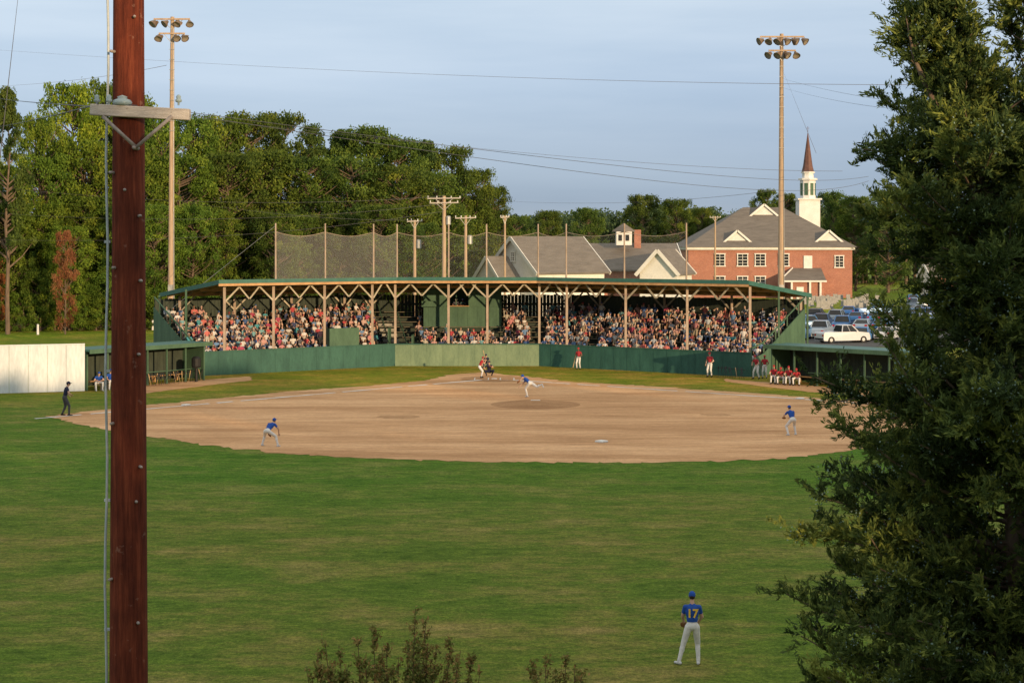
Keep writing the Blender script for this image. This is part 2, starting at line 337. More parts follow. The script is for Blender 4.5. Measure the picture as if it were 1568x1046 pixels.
m=MB(); slab(m,-.05,.05,0,1.82,0,1.82,0,segs=(0,2)); slab(m,-.05,.05,0,1.80,0,1.80,1,segs=(1,))
slab(m,-.09,.09,1.823,1.90,1.823,1.90,0); m.obj('front_wall',[M_green,M_greenl],GS)
m=MB()
f=off(-.055)
for s in range(3):
    L=(f[s+1]-f[s]).length; k=int(L/1.22)
    for i in range(1,k):
        p=f[s].lerp(f[s+1],i/k); m.box((p.x,p.y,.9),(.05,.03,1.76),0 if s!=1 else 1,math.atan2((f[s+1]-f[s]).y,(f[s+1]-f[s]).x))
m.obj('wall_battens',[M_green,M_greenl],GS)
NR=9; ROWD=.95; D0=1.25
m=MB()
slab(m,.06,D0,.02,.35,.02,.35,0)
for i in range(NR):
    d=D0+ROWD*i; z=.55+.40*i; slab(m,d,d+ROWD-.002,0.02,z,.02,z,0,ta=.02,td=.01)
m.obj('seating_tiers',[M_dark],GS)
m=MB()
for i in range(NR):
    d=D0+ROWD*i; z=.55+.40*i; slab(m,d+.42,d+.74,z+.38,z+.43,z+.38,z+.43,0,ta=.025,td=.015)
m.obj('bench_seats',[M_bench],GS)
m=MB(); f=off(10.0); rw=random.Random(2)
for s in range(3):
    dv=f[s+1]-f[s]; L=dv.length; k=int(L/.32); rz=math.atan2(dv.y,dv.x)
    for i in range(k):
        h=5.70+rw.uniform(-.04,.04); p=f[s].lerp(f[s+1],(i+.5)/k); m.box((p.x,p.y,h/2),(.30,.04,h),0,rz)
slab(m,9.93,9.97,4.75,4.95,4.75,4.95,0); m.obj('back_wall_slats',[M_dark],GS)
posts_u=[345,420,498,571,606,687,746,825,867,957,1051,1147]
def on_line(u,d):
    k=(u-CX)/F; f=off(d)
    for s in range(3):
        a,b=f[s],f[s+1]; den=(b.x-a.x)-k*(b.y-a.y); t=(k*a.y-a.x)/den
        if -0.02<=t<=1.02: return a.lerp(b,t),s
    return (f[3],2) if u>800 else (f[0],0)
ts=[]
for u in posts_u:
    p,s=on_line(u,0); f=off(0); ts.append((s,(p-f[s]).length/(f[s+1]-f[s]).length))
def gp(s,t,d): f=off(d); return f[s].lerp(f[s+1],t)
m=MB()
for rowi,(d,zb) in enumerate(((.16,0),(5.2,2.2),(9.8,3.9))):
    zt=roofz(d)-.28; pts=[gp(s,t,d) for s,t in ts]
    for p in pts:
        if rowi!=1 : m.box((p.x,p.y,(zt+zb)/2),(.19,.19,zt-zb),1)
    for a,b in zip(pts[:-1],pts[1:]):
        m.beam(Vector((a.x,a.y,zt+.12)),Vector((b.x,b.y,zt+.12)),.12,.24,0)
        if rowi==1: continue
        dv=(b-a); L=dv.length; e=dv/L; kb=min(1.35,L*.42)
        for (p,sg) in ((a,1),(b,-1)):
            q0=p+e*sg*.08; q1=p+e*sg*kb
            m.beam((q0.x,q0.y,zt-1.2),(q1.x,q1.y,zt),.09,.13,2)
        if rowi==0 and L>3:
            c=(a+b)/2
            for sg in (-1,1):
                q1=c+e*sg*min(1.0,L*.22); q0=c+e*sg*.02; m.beam((q0.x,q0.y,zt-1.05),(q1.x,q1.y,zt),.07,.12,2)
for s in range(3):
    f0=off(-.6,RT,RD); f1=off(ROOFD-.2,RT,RD); L=(f0[s+1]-f0[s]).length; k=int(L/1.1)
    for i in range(k+1):
        a=f0[s].lerp(f0[s+1],i/k); b=f1[s].lerp(f1[s+1],i/k); m.beam((a.x,a.y,roofz(-.6)-.12),(b.x,b.y,roofz(ROOFD-.2)-.12),.06,.18,0)
m.obj('posts_and_braces',[M_wood,M_post,M_brace],GS)
m=MB()
for end,(ta,td,idx) in enumerate(((0.0,0,0),(0,0.0,3))):
    p=[off(d,ta,td)[idx] for d in (0,2.2,4.4,6.6,8.8,10)]
    zz=[1.85+max(0,(d-1.25))*.42 for d in (0,2.2,4.4,6.6,8.8,10)]
    for i in range(5):
        a,b=p[i],p[i+1]; o_=(Vector((-.83,-.57,0)) if end==0 else Vector((.83,-.57,0)))*.07
        m.hexa([Vector((a.x,a.y,0)),Vector((b.x,b.y,0)),Vector((b.x,b.y,0))+o_,Vector((a.x,a.y,0))+o_,Vector((a.x,a.y,zz[i]-.5)),Vector((b.x,b.y,zz[i+1]-.5)),Vector((b.x,b.y,zz[i+1]-.5))+o_,Vector((a.x,a.y,zz[i]-.5))+o_],0)
        m.beam((a.x,a.y,zz[i]+.35),(b.x,b.y,zz[i+1]+.35),.08,.1,0); m.box((a.x,a.y,zz[i]),(.1,.1,.9),0)
    for d in (5.0,10.6):
        q_=off(d,ta+(.04 if end==0 else 0),td)[idx]; m.box((q_.x,q_.y,roofz(d)/2-.05),(.15,.15,roofz(d)-.1),0)
m.obj('end_parapets',[M_greenm],GS)
# press box
m=MB(); px0,px1=-7.85,-.95; py0,py1=142.2,144.9
m.box(((px0+px1)/2,(py0+py1)/2,4.55-.75),(px1-px0,py1-py0,1.9),0)
m.box(((px0+px1)/2,py1-.05,5.5),(px1-px0,.08,1.5),0); m.box(((px0+px1)/2,(py0+py1)/2,6.28),(px1-px0+.3,py1-py0+.3,.1),0)
m.box((px0+1.1,py0+.04,5.49),(2.2,.08,1.46),0); m.box((px1-1.45,py0+.04,5.49),(2.9,.08,1.46),0)
for x in (px0+.03,px1-.03): m.box((x,(py0+py1)/2,5.49),(.06,py1-py0-.2,1.46),0)
m.box(((px0+px1)/2-.35,py0+.1,4.80),(1.9,.5,.06),1); m.box((px0+2.9,py0+.02,5.5),(.08,.1,1.4),0)
m.box((px0+.5,py0-.25,5.0),(1.3,.3,.5),0)
for k in range(8): m.box((px0+.45+k*.87,py0-.012,3.8),(.05,.02,1.85),0)
m.obj('press_box',[M_greenm,M_wood],GS)
m=MB(); p,_=on_line(527,1.0); rz1=math.atan2((B-A).y,(B-A).x)
m.box((p.x,p.y,2.5),(2.8,.1,1.6),0,rz1); 
for sx in (-1.35,1.35):
    e=(B-A).normalized(); m.box((p.x+e.x*sx+n1.x*.6,p.y+e.y*sx+n1.y*.6,2.5),(.08,1.2,1.6),0,rz1)
m.obj('scorer_booth',[M_greenm],GS)
m=MB(); 
for i in range(16):
    y=136.4+i*.5; X0=-9.55-(y-135.6)*.22
    m.box((X0,y,.25+i*.2),(1.35,.5,.3),1)
for sx in (-.75,.75): m.beam((-9.6+sx,136.2,1.6),(-11.3+sx,144,4.9),.07,.1,0)
m.box((-8.5,137.4,1.6),(.1,2.2,1.9),0); m.box((-10.6,138.6,1.9),(.1,2.6,2.4),0)
m.obj('aisle_stairs',[M_greenm,M_conc],GS)
# backstop net on masts standing on the roof edge
def net_mat(name,cov):
    mm,nt,b=new_mat(name); v=coords(nt)
    w=[]
    for dirn in ('X','Z'):
        wv=N(nt,'ShaderNodeTexWave',wave_type='BANDS',bands_direction=dirn); wv.inputs['Scale'].default_value=5.; wv.inputs['Distortion'].default_value=0
        nt.links.new(v,wv.inputs['Vector']); w.append(math_n(nt,'GREATER_THAN',wv.outputs['Fac'],.965))
    f=math_n(nt,'MAXIMUM',w[0],w[1]); f=math_n(nt,'MULTIPLY',f,cov)
    b.inputs['Base Color'].default_value=(.40,.40,.37,1); b.inputs['Roughness'].default_value=.8
    tr=N(nt,'ShaderNodeBsdfTransparent'); ms=N(nt,'ShaderNodeMixShader'); nt.links.new(f,ms.inputs[0]); nt.links.new(tr.outputs[0],ms.inputs[1]); nt.links.new(b.outputs[0],ms.inputs[2])
    nt.links.new(ms.outputs[0],nt.nodes['Material Output'].inputs['Surface']); return mm
M_net=net_mat('netting',.75); M_net2=net_mat('light_netting',.24)
NET=empty('backstop_net'); m=MB(); mn=MB()
nu=[422,498,572,608,687,745,824,867,956,1051]; npz=[on_line(u,.16)[0] for u in nu]
for p in npz: m.cyl((p.x,p.y,7.35),(p.x,p.y,12.0),.075,.06,8,0)
for i,(a,b) in enumerate(zip(npz[:-1],npz[1:])):
    k=8
    for j in range(k):
        t0,t1=j/k,(j+1)/k; s0=-.35*math.sin(math.pi*t0); s1=-.35*math.sin(math.pi*t1)
        p0=a.lerp(b,t0);p1=a.lerp(b,t1); mn.add([(p0.x,p0.y,7.5),(p1.x,p1.y,7.5),(p1.x,p1.y,11.3+s1),(p0.x,p0.y,11.3+s0)],[(0,1,2,3)],0 if i<3 else 1)
        m.cyl((p0.x,p0.y,11.3+s0),(p1.x,p1.y,11.3+s1),.02,.02,4,0,False)
m.obj('net_poles',[M_post],NET); mn.obj('net_mesh',[M_net,M_net2],NET)
a=npz[0]; m=MB(); m.cyl((a.x,a.y,11.8),(a.x-9,a.y+3,5),.015,.015,4); m.obj('guy_wire',[M_steel],NET)

# ------------------------------------------------------------------ dugouts & fence
def dugout(name,P,Q,depth,h,rear_dir):
    E=empty(name); P=Vector(P);Q=Vector(Q); d=(Q-P); L=d.length; e=d/L; r=rear_dir; rz=math.atan2(d.y,d.x)
    m=MB(); c=(P+Q)/2
    cc=c+r*(depth/2-.3); m.box((cc.x,cc.y,h),(L+.5,depth+.7,.14),0,rz)
    cf=c-r*.68; m.box((cf.x,cf.y,h-.06),(L+.56,.06,.3),1,rz)
    cb=c+r*depth; m.box((cb.x,cb.y,h/2),(L,.1,h-.16),2,rz)
    for s in (P,Q):
        q_=s+r*depth/2; m.box((q_.x,q_.y,h/2),(.1,depth-.12,h-.16),1,rz)
    for i in range(7):
        q_=P.lerp(Q,i/6); m.box((q_.x,q_.y,h/2-.04),(.11,.11,h-.1),1,rz)
    q_=c+r*(depth-.5); m.box((q_.x,q_.y,.45),(L-.4,.4,.06),3,rz)
    for i in range(5):
        w=P.lerp(Q,(i+.5)/5)+r*(depth-.5); m.box((w.x,w.y,.21),(.08,.35,.42),3,rz)
    q_=P.lerp(Q,.62); m.box((q_.x,q_.y,.95),(L*.7,.05,.05),1,rz)
    m.obj('shelter',[M_roofg,M_greenm,M_dark,M_wood],E); return E
PL,QL=gnd(133,598),gnd(312,582); rL=perp(PL,QL)
dugout('baseball_dugout',PL,QL,2.4,2.85,rL)
PR,QR=gnd(1182,586),gnd(1400,602); rR=perp(PR,QR)
dugout('baseball_dugout',PR,QR,2.4,2.8,rR)
M_fence=pmat('white_fence_panel',(.66,.69,.70),(.52,.56,.58),.8,.5,.05,(1,1,.2))
FE=empty('white_fence'); m=MB(); a=gnd(-260,610); b=gnd(130,599); d=(b-a); L=d.length; rz=math.atan2(d.y,d.x); k=int(L/1.2)
for i in range(k):
    p=a.lerp(b,(i+.5)/k); m.box((p.x,p.y,1.66),(L/k-.02,.05,3.25),0,rz); m.box((p.x,p.y+.08,1.6),(.08,.1,3.2),1,rz)
m.beam(Vector((a.x,a.y,3.33)),Vector((b.x,b.y,3.33)),.12,.08,0)
m.obj('fence_panels',[M_fence,M_wood],FE)
M_bat=pmat('bat_ash',(.5,.36,.2),(.35,.22,.1),6,.4,.02); M_batk=pmat('bat_black',(.03,.03,.035),(.02,.02,.02),6,.3,.02)
def bat_mb(m,a,b,mi):
    a=Vector(a);b=Vector(b);d=(b-a); m.lathe(a,[(0.001,0),(.022,0.0),(.022,.02),(.012,.03),(.014,.25*d.length),(.02,.45*d.length),(.032,.72*d.length),(.034,.94*d.length),(.02,d.length),(.001,d.length)],8,mi,d)
m=MB(); rb=random.Random(8)
for i in range(26):
    p=gnd(228+i*3.2,591-i*.34); dx=rb.uniform(-.35,.35); bat_mb(m,(p.x,p.y,.03),(p.x+dx,p.y+.35,.03+.82),rb.choice((0,1,1,1)))
m.beam(gnd(226,590)+Vector((0,.3,.72)),gnd(312,581)+Vector((0,.3,.72)),.04,.04,1)
m.obj('bat_rack',[M_bat,M_batk])
m=MB()
for i in range(12):
    p=gnd(1100+i*3.6,577+i*.35); dx=rb.uniform(-.2,.3); bat_mb(m,(p.x,p.y,.03),(p.x+dx,p.y+.35,.85),rb.choice((0,1,1)))
m.beam(gnd(1098,577)+Vector((0,.3,.72)),gnd(1142,581)+Vector((0,.3,.72)),.04,.04,1)
m.obj('bat_rack',[M_bat,M_batk])
m=MB(); p=gnd(299,585); m.lathe((p.x,p.y+.4,1.05),[(.01,0),(.3,.0),(.36,.15),(.36,.7),(.2,.85),(.01,.86)],12,0); m.cyl((p.x,p.y+.4,0),(p.x,p.y+.4,1.05),.12,.1,8,0); m.obj('black_bin',[M_black])  # black bin on a short post

# ------------------------------------------------------------------ buildings
M_brick,nt,b_=new_mat('red_brick'); v=coords(nt,(1,1,1)); br=N(nt,'ShaderNodeTexBrick'); br.inputs['Color1'].default_value=(.38,.15,.095,1); br.inputs['Color2'].default_value=(.29,.105,.07,1); br.inputs['Mortar'].default_value=(.4,.33,.27,1); br.inputs['Scale'].default_value=2.2; br.inputs['Mortar Size'].default_value=.012
mpx=N(nt,'ShaderNodeMapping'); mpx.inputs['Rotation'].default_value=(math.radians(90),0,0); nt.links.new(v,mpx.inputs[0]); nt.links.new(mpx.outputs[0],br.inputs['Vector']); cc=mix(nt,.5,br.outputs['Color'],ramp(nt,noise(nt,v,.6,4),[(.3,(.75,.75,.75)),(.7,(1.2,1.2,1.2))]),'MULTIPLY'); nt.links.new(cc,b_.inputs['Base Color']); b_.inputs['Roughness'].default_value=.9
M_trim=pmat('white_trim',(.78,.77,.73),(.66,.65,.61),.8,.6,.02)
M_shing=pmat('grey_shingles',(.19,.168,.145),(.13,.115,.10),1.0,.9,.2,(.5,.5,3))
M_spire=pmat('copper_brown_spire',(.16,.08,.065),(.10,.05,.042),1.5,.6,.05)
def gable(m,c,L,W,zw,zr,rz,mw,mr,mt,ov=.5,z0=0):
    R=Matrix.Rotation(rz,3,'Z'); c=Vector(c)
    T=lambda x,y,z: c+R@Vector((x,y,z))
    l,w=L/2,W/2; sl=(zr-zw)/w
    vs=[T(-l,-w,z0),T(l,-w,z0),T(l,w,z0),T(-l,w,z0),T(-l,-w,zw),T(l,-w,zw),T(l,w,zw),T(-l,w,zw),T(-l,0,zr),T(l,0,zr)]
    m.add(vs,[(0,1,5,4),(2,3,7,6)],mw); m.add(vs,[(1,2,6,9,5),(3,0,4,8,7)],mt)
    for s in (-1,1):
        a=T(-l-ov,s*(w+ov),zw-ov*sl+.05);b=T(l+ov,s*(w+ov),zw-ov*sl+.05);cc=T(l+ov,0,zr+.06);d=T(-l-ov,0,zr+.06); u=Vector((0,0,.22))
        m.hexa([a,b,cc,d,a+u,b+u,cc+u,d+u],mr)
        for x in (-l-ov-.06,l+ov+.06): m.beam(T(x,s*(w+ov),zw-ov*sl+.06),T(x,0,zr+.08),.12,.5,mt)
def window(m,c,w,h,rz,mt=2,mg=4):
    c=Vector(c); R=Matrix.Rotation(rz,3,'Z')
    m.box(c,(w,.14,h),mg,rz)
    for dx,dz,sw,sh in ((0,h/2,w+.3,.18),(0,-h/2,w+.4,.2),(-w/2,0,.16,h),(w/2,0,.16,h),(0,0,.08,h),(0,0,w,.1),(0,h/4,w,.06),(0,-h/4,w,.06)):
        m.box(c+R@Vector((dx,-.08-.002*abs(dz),dz)),(sw,.12,sh),mt,rz)
mats_b=[M_brick,M_shing,M_trim,M_wood,M_glass]
CH=empty('brick_church'); m=MB(); Y0=300.; X0,X1=(1054-CX)*Y0/F,(1305-CX)*Y0/F; zw=9.0
W=24.; ccx=(X0+X1)/2
m.box((ccx,Y0+W/2,zw/2),(X1-X0,W,zw),0); m.box((ccx,Y0+W/2,zw+.25),(X1-X0+.9,W+.9,.5),2)
ex=.8; a=(X0-ex,Y0-ex,zw+.5);b=(X1+ex,Y0-ex,zw+.5);c=(X1+ex,Y0+W+ex,zw+.5);d=(X0-ex,Y0+W+ex,zw+.5); ra=(X0+12,Y0+W/2,17.2); rb_=(X1-11,Y0+W/2,17.2)
m.add([a,b,c,d,ra,rb_],[(0,1,5,4),(2,3,4,5),(1,2,5),(3,0,4)],1)
def dormer(x,y,z,w,h,dep):
    m.add([(x-w/2,y,z),(x+w/2,y,z),(x,y,z+h)],[(0,1,2)],2)
    m.add([(x-w/2-.3,y-.3,z-.1),(x,y-.3,z+h+.25),(x,y+dep,z+h+.25),(x-w/2-.3,y+dep,z-.1),(x+w/2+.3,y-.3,z-.1),(x+w/2+.3,y+dep,z-.1)],[(0,1,2,3),(1,4,5,2)],1)
    m.beam((x-w/2-.3,y-.32,z),(x,y-.32,z+h+.2),.1,.35,2); m.beam((x+w/2+.3,y-.32,z),(x,y-.32,z+h+.2),.1,.35,2); m.box((x,y-.3,z),(w+.6,.15,.3),2)
dormer((1128-CX)*302/F,Y0+1.2,zw+1.1,5.2,2.3,7); dormer((1268-CX)*302/F,Y0+1.2,zw+1.1,5.2,2.3,7); dormer((1168-CX)*311/F,Y0+9.5,15.2,5.4,2.3,6)
for u in (1102,1137,1164,1200): window(m,((u-CX)*Y0/F,Y0-.05,7.1),1.9,2.3,0)
for u in (1102,1137,1164): window(m,((u-CX)*Y0/F,Y0-.05,2.9),1.9,2.3,0)
window(m,((1285-CX)*Y0/F,Y0-.05,6.8),1.6,2.2,0)
x=(1237-CX)*Y0/F; m.box((x,Y0-.08,6.3),(1.6,.2,3.2),2)
x0=(1196-CX)*295/F; x1=(1262-CX)*295/F
m.box(((x0+x1)/2+1,Y0-2.5,1.6),(x1-x0-2,4.9,3.2),0); m.add([(x0-.4,Y0-5.4,3.25),(x1+.4,Y0-5.4,3.25),(x1+.4,Y0-.02,5.6),(x0+3,Y0-.02,5.6),],[(0,1,2,3)],1)
m.beam((x0-.4,Y0-5.4,3.25),(x0+3,Y0-.1,5.6),.15,.3,2); m.beam((x0-.4,Y0-5.42,3.25),(x1+.4,Y0-5.42,3.25),.15,.3,2)
for u in (1212,1240,1256): m.box(((u-CX)*295/F,Y0-5.2,1.55),(.35,.35,3.1),2)
m.box(((1225-CX)*295/F,Y0-5.06,1.1),(1.3,.12,2.2),2)
m.obj('church_body',mats_b,CH)
m=MB(); sx,sy=(1237-CX)*318/F,318.
m.box((sx,sy,15.2),(4.1,4.1,7.2),0); m.box((sx,sy,18.9),(4.7,4.7,.3),0)
m.lathe((sx,sy,19.05),[(1.55,0),(1.55,3.6),(1.9,3.65),(1.9,4.0),(1.15,4.1),(1.1,5.0),(1.4,5.05),(1.4,5.3),(.01,5.32)],8,0)
for i in range(8):
    t=math.pi/8+i*math.pi/4; m.box((sx+1.46*math.cos(t),sy+1.46*math.sin(t),20.9),(.1,.7,2.4),1,t)
m.lathe((sx,sy,24.36),[(1.25,0),(.95,1.2),(.02,8.0)],8,2); m.cyl((sx,sy,32.2),(sx,sy,33.4),.05,.04,6,2); m.box((sx,sy,33.0),(.6,.06,.06),2)
m.obj('steeple',[M_trim,M_greenm,M_spire],CH)
def at2(u,Y): return (u-CX)*Y/F
H1=empty('parish_hall'); m=MB(); r1=math.radians(34); c1=Vector((at2(838,228),230,0)); gable(m,c1,11.5,12,6.4,11.0,r1,2,1,2,.6)
e1=c1+Matrix.Rotation(r1,3,'Z')@Vector((-5.82,0,8.4)); window(m,e1,.9,1.3,r1-math.pi/2); m.obj('hall_body',mats_b,H1)
m=MB(); c2=c1+Matrix.Rotation(r1,3,'Z')@Vector((-7.5,1.5,0)); gable(m,c2,3.2,6.5,5.2,8.2,r1,2,1,2,.4); m.obj('hall_porch',mats_b,H1)
H2=empty('school_house'); m=MB(); gable(m,(at2(962,240),243,0),14,16,6.4,10.0,math.radians(4),0,1,2,.6)
gable(m,(at2(1022,230),232,0),9,5.4,6.2,9.2,math.radians(70),2,1,2,.5)
m.box((at2(955,240),240,11.0),(2.3,2.3,2.0),2); m.lathe((at2(955,240),240,12.0),[(1.75,0),(1.7,.15),(.02,1.3)],4,1); m.box((at2(949,240),238.8,11.1),(.5,.1,.9),4); m.box((at2(960,240),238.8,11.1),(.5,.1,.9),4)
m.box((at2(976,242),242,10.8),(1.0,1.0,3.0),0); m.obj('school_body',mats_b,H2)
SH=empty('brick_shed'); m=MB(); gable(m,(at2(1490,290),292,0),16,9,4.2,6.4,0,0,1,2,.4); m.obj('shed_body',mats_b,SH)

# ------------------------------------------------------------------ poles
M_pole=pmat('weathered_pole',(.50,.37,.25),(.34,.24,.16),2,.85,.2,(4,4,.4))
M_grey=pmat('weathered_crossarm',(.56,.51,.46),(.34,.30,.27),5,.85,.3,(.6,4,4))
M_lampb=pmat('lamp_housing',(.24,.17,.12),(.13,.09,.06),5,.5,.05,metal=.2); M_lens=pmat('lamp_lens',(.30,.26,.21),(.2,.17,.14),3,.2,0,fine=False); M_head=pmat('headlamp_glass',(.6,.62,.6),(.5,.5,.5),3,.1,0,fine=False)
def flood(m,p,dirn):
    d=Vector(dirn).normalized(); m.lathe(p,[(.02,-.30),(.12,-.30),(.15,-.18),(.24,-.05),(.34,.14),(.36,.2),(.33,.2)],12,1,d); m.lathe(Vector(p)+d*.1,[(.31,0.05),(.01,-.03)],12,2,d)
    m.beam(Vector(p)-d*.1,Vector(p)+Vector((0,0,.3)),.05,.05,0)
def floodpole(u,vt,Y,arms,lean=0):
    E=empty('floodlight_pole'); m=MB(); t=at(u,vt,Y); base_=Vector((t.x+lean,Y,0)); m.cyl(base_,t,.30,.17,12,3)
    for (v,half,cnt) in arms:
        c=at(u,v,Y); c.y-=.25; c.x=t.x; m.beam(c+Vector((-half,0,0)),c+Vector((half,0,0)),.12,.14,3)
        for i in range(cnt):
            x=-half+2*half*i/(cnt-1); 
            if abs(x)<.2: x=.45
            ax=rt.uniform(-.7,.7)
            flood(m,c+Vector((x,-.15,-.38)),(ax+x*.5,-.6,-.75))
            if i%2==0: flood(m,c+Vector((x*.95,.25,-.33)),(x*.9,.5,-.6))
        m.beam(c+Vector((-half*.6,0,-.05)),c+Vector((0,.1,-.9)),.05,.05,0); m.beam(c+Vector((half*.6,0,-.05)),c+Vector((0,.1,-.9)),.05,.05,0)
    for i in range(10):
        z=t.z-2-i*.9; m.box((t.x,Y-.25,z),(.5,.04,.04),0)
    m.box((t.x-.1,Y-.32,6.3),(.4,.3,.8),0); m.cyl((t.x+.2,Y-.25,2),(t.x+.1,Y-.2,t.z-1),.03,.03,6,0)
    m.obj('pole_and_lamps',[M_steel,M_lampb,M_lens,M_pole],E); return t
LP=floodpole(264,26,142,((30,1.6,4),(52,1.15,3)),-.15); RP=floodpole(1197,52,142,((57,1.95,6),(78,1.2,4)),-.1)
def upole(u,vt,Y,arms,r=.17,trafo=False):
    E=empty('utility_pole'); m=MB(); t=at(u,vt,Y); m.cyl((t.x,Y,0),t,r*1.3,r,10,3)
    for (v,half) in arms:
        c=at(u,v,Y); c.y-=.22; m.beam(c+Vector((-half,-.15,0)),c+Vector((half,.15,.06)),.10,.11,1)
        for s in (-1,-.45,.45,1): m.lathe(c+Vector((s*half*.95,s*.14,.07)),[(.02,0),(.07,.03),(.04,.1),(.07,.14),(.03,.2),(.005,.21)],8,2)
        m.beam(c+Vector((-half*.5,-.08,-.05)),c+Vector((0,0,-.75)),.05,.04,0);m.beam(c+Vector((half*.5,.08,-.05)),c+Vector((0,0,-.75)),.05,.04,0)
    if trafo: m.lathe((t.x+.45,Y-.1,t.z-3),[(.01,0),(.26,.0),(.26,.8),(.2,.9),(.01,.92)],12,0)
    m.obj('pole',[M_steel,M_grey,M_trim,M_pole],E); return t
U1=upole(680,300,168,((304,1.75),(311,1.5)),.19,True); U2=upole(635,337,172,((339,.8),),.15,True); U3=upole(713,330,170,((334,1.1),),.15,True); upole(773,330,190,((333,.5),),.12); upole(1095,331,290,((333,1),),.15)
def pole_mat():
    mm,nt,b=new_mat('creosoted_pole'); v=coords(nt,(5,5,.35)); v2=coords(nt,(1,1,1)); n1=noise(nt,v,3.2,8,.75); n2=noise(nt,v2,2.2,4,.6); n3=noise(nt,coords(nt,(20,20,.8)),3,4,.7)
    col=ramp(nt,n1,[(.3,(.045,.010,.006)),(.5,(.125,.028,.014)),(.66,(.21,.055,.025)),(.82,(.34,.14,.08))]); col=mix(nt,.6,col,ramp(nt,n2,[(.3,(.55,.5,.5)),(.7,(1.35,1.25,1.2))]),'MULTIPLY')
    sp=noise(nt,v2,7,3,.6); col=mix(nt,ramp(nt,sp,[(.66,(0,0,0)),(.72,(.35,.35,.35))]),col,(.34,.20,.15))
    nt.links.new(col,b.inputs['Base Color']); b.inputs['Roughness'].default_value=.8; b.inputs['Specular IOR Level'].default_value=.15; bump(nt,b,n3,.9,.015); return mm
M_creo=pole_mat()
FP=empty('utility_pole'); m=MB(); fy=18.7; fx=(197-CX)*fy/F
prof=[(.262,0),(.25,2),(.222,5.0),(.205,8),(.19,10.5),(.178,13),(.168,15.2),(.01,15.25)]; m.lathe((fx,fy,0),prof,40,0); fo=m.obj('pole_shaft',[M_creo],FP,True)
m=MB(); ca=at(215,176,fy-.24); ca.z=12.0
m.beam(ca+Vector((-.57,0,.02)),ca+Vector((.57,0,-.04)),.11,.13,0); m.obj('crossarm',[M_grey],FP,bevel=.01)
m=MB(); 
for sx in (-1,1): m.beam((ca.x-.02+sx*.40,ca.y-.065,ca.z-.06),(fx+.16,ca.y-.065-.013*(sx>0),ca.z-.42),.012,.04,0)
m.cyl((fx+.14,ca.y-.09,ca.z-.42),(fx+.14,ca.y+.1,ca.z-.42),.025,.025,8,0)
for sx in (-.5,-.36,.44): m.lathe((ca.x+sx,ca.y,ca.z+.07),[(.012,0),(.012,.03),(.035,.04),(.04,.06),(.025,.075),(.03,.10),(.015,.12),(.002,.125)],12,1)
m.lathe((fx-.02,ca.y+.02,ca.z+.07),[(.01,0),(.10,.0),(.115,.03),(.10,.06),(.05,.08),(.06,.10),(.002,.12)],14,1)
for z,sx in ((12.0,-.1),(12.0,.1),(11.3,-.15),(10.2,-.12),(10.05,.17),(9.2,.15),(8.4,-.14),(7.5,.12),(6.6,-.16),(13.1,.1),(12.7,-.14),(6.1,.14),(7.9,.17),(10.8,.16),(11.1,.0)):
    m.lathe((fx+sx,fy-.15,z),[(.018,-.02),(.018,.05),(.011,.06),(.001,.065)],8,0,(sx*3,-1,0))
m.obj('hardware',[pmat('rusty_hardware',(.40,.36,.33),(.22,.17,.15),8,.6,.1,metal=.2),pmat('insulator_glaze',(.30,.38,.40),(.2,.27,.3),4,.2,0,fine=False)],FP,True)
M_cond=pmat('ground_cable',(.45,.50,.52),(.33,.38,.4),6,.5,.05)
m=MB(); prev=None
for i in range(31):
    z=i*.5; p=Vector((fx-.265+.012*math.sin(i*1.3)+ (z*.003),fy-.08,z)) 
    if prev: m.cyl(prev,p,.015,.015,8,0,False)
    if i%3==0 and i: m.box((fx-.23,fy-.07,z),(.07,.03,.03),0)
    prev=p
m.obj('ground_cable',[M_cond],FP)
M_wire=pmat('wire',(.10,.10,.11),(.07,.07,.075),3,.6,0,fine=False)
def wire(a,b,sag,r=.02,par=None):
    a=Vector(a);b=Vector(b); cu=bpy.data.curves.new('power_line','CURVE'); cu.dimensions='3D'; cu.bevel_depth=r; cu.bevel_resolution=1
    sp=cu.splines.new('POLY'); sp.points.add(32)
    for i in range(33):
        t=(i/32)**1.6; p=a.lerp(b,t); p.z-=sag*4*t*(1-t); sp.points[i].co=(*p,1); sp.points[i].radius=.35+1.3*t
    cu.materials.append(M_wire); o=bpy.data.objects.new('power_line',cu); S.collection.objects.link(o)
wire(at(198,160,18.4),at(1330,270,150),.6,.011); wire(at(262,172,18.4),at(1330,277,150),.9,.011); wire(at(310,182,60),at(1290,262,150),.5,.011)
wire(at(-40,74,130),at(1500,130,140),.8,.014); wire(at(-60,134,120),at(255,100,141),.4,.012); wire(at(-60,135,110),at(195,166,18.4),.2,.006)
wire(RP+Vector((.2,0,-4)),at(1500,165,120),.5,.014); wire(RP+Vector((.2,0,-4.8)),at(1500,172,120),.6,.014); wire(at(34,-60,60),at(0,240,60),.0,.012)
wire(at(-60,195,110),at(150,160,18.4),.2,.005)
for k,v in enumerate((300,322,345)): wire(at(-60,v+20*(k-1),150),U1+Vector((0,0,-k*.8)),1.2,.012)
wire(U1,at(1200,290,150),1.0,.012); wire(RP+Vector((0,0,-3)),at(1250,235,142),0,.01)
wire(at(263,306,142),U2,.5,.012)

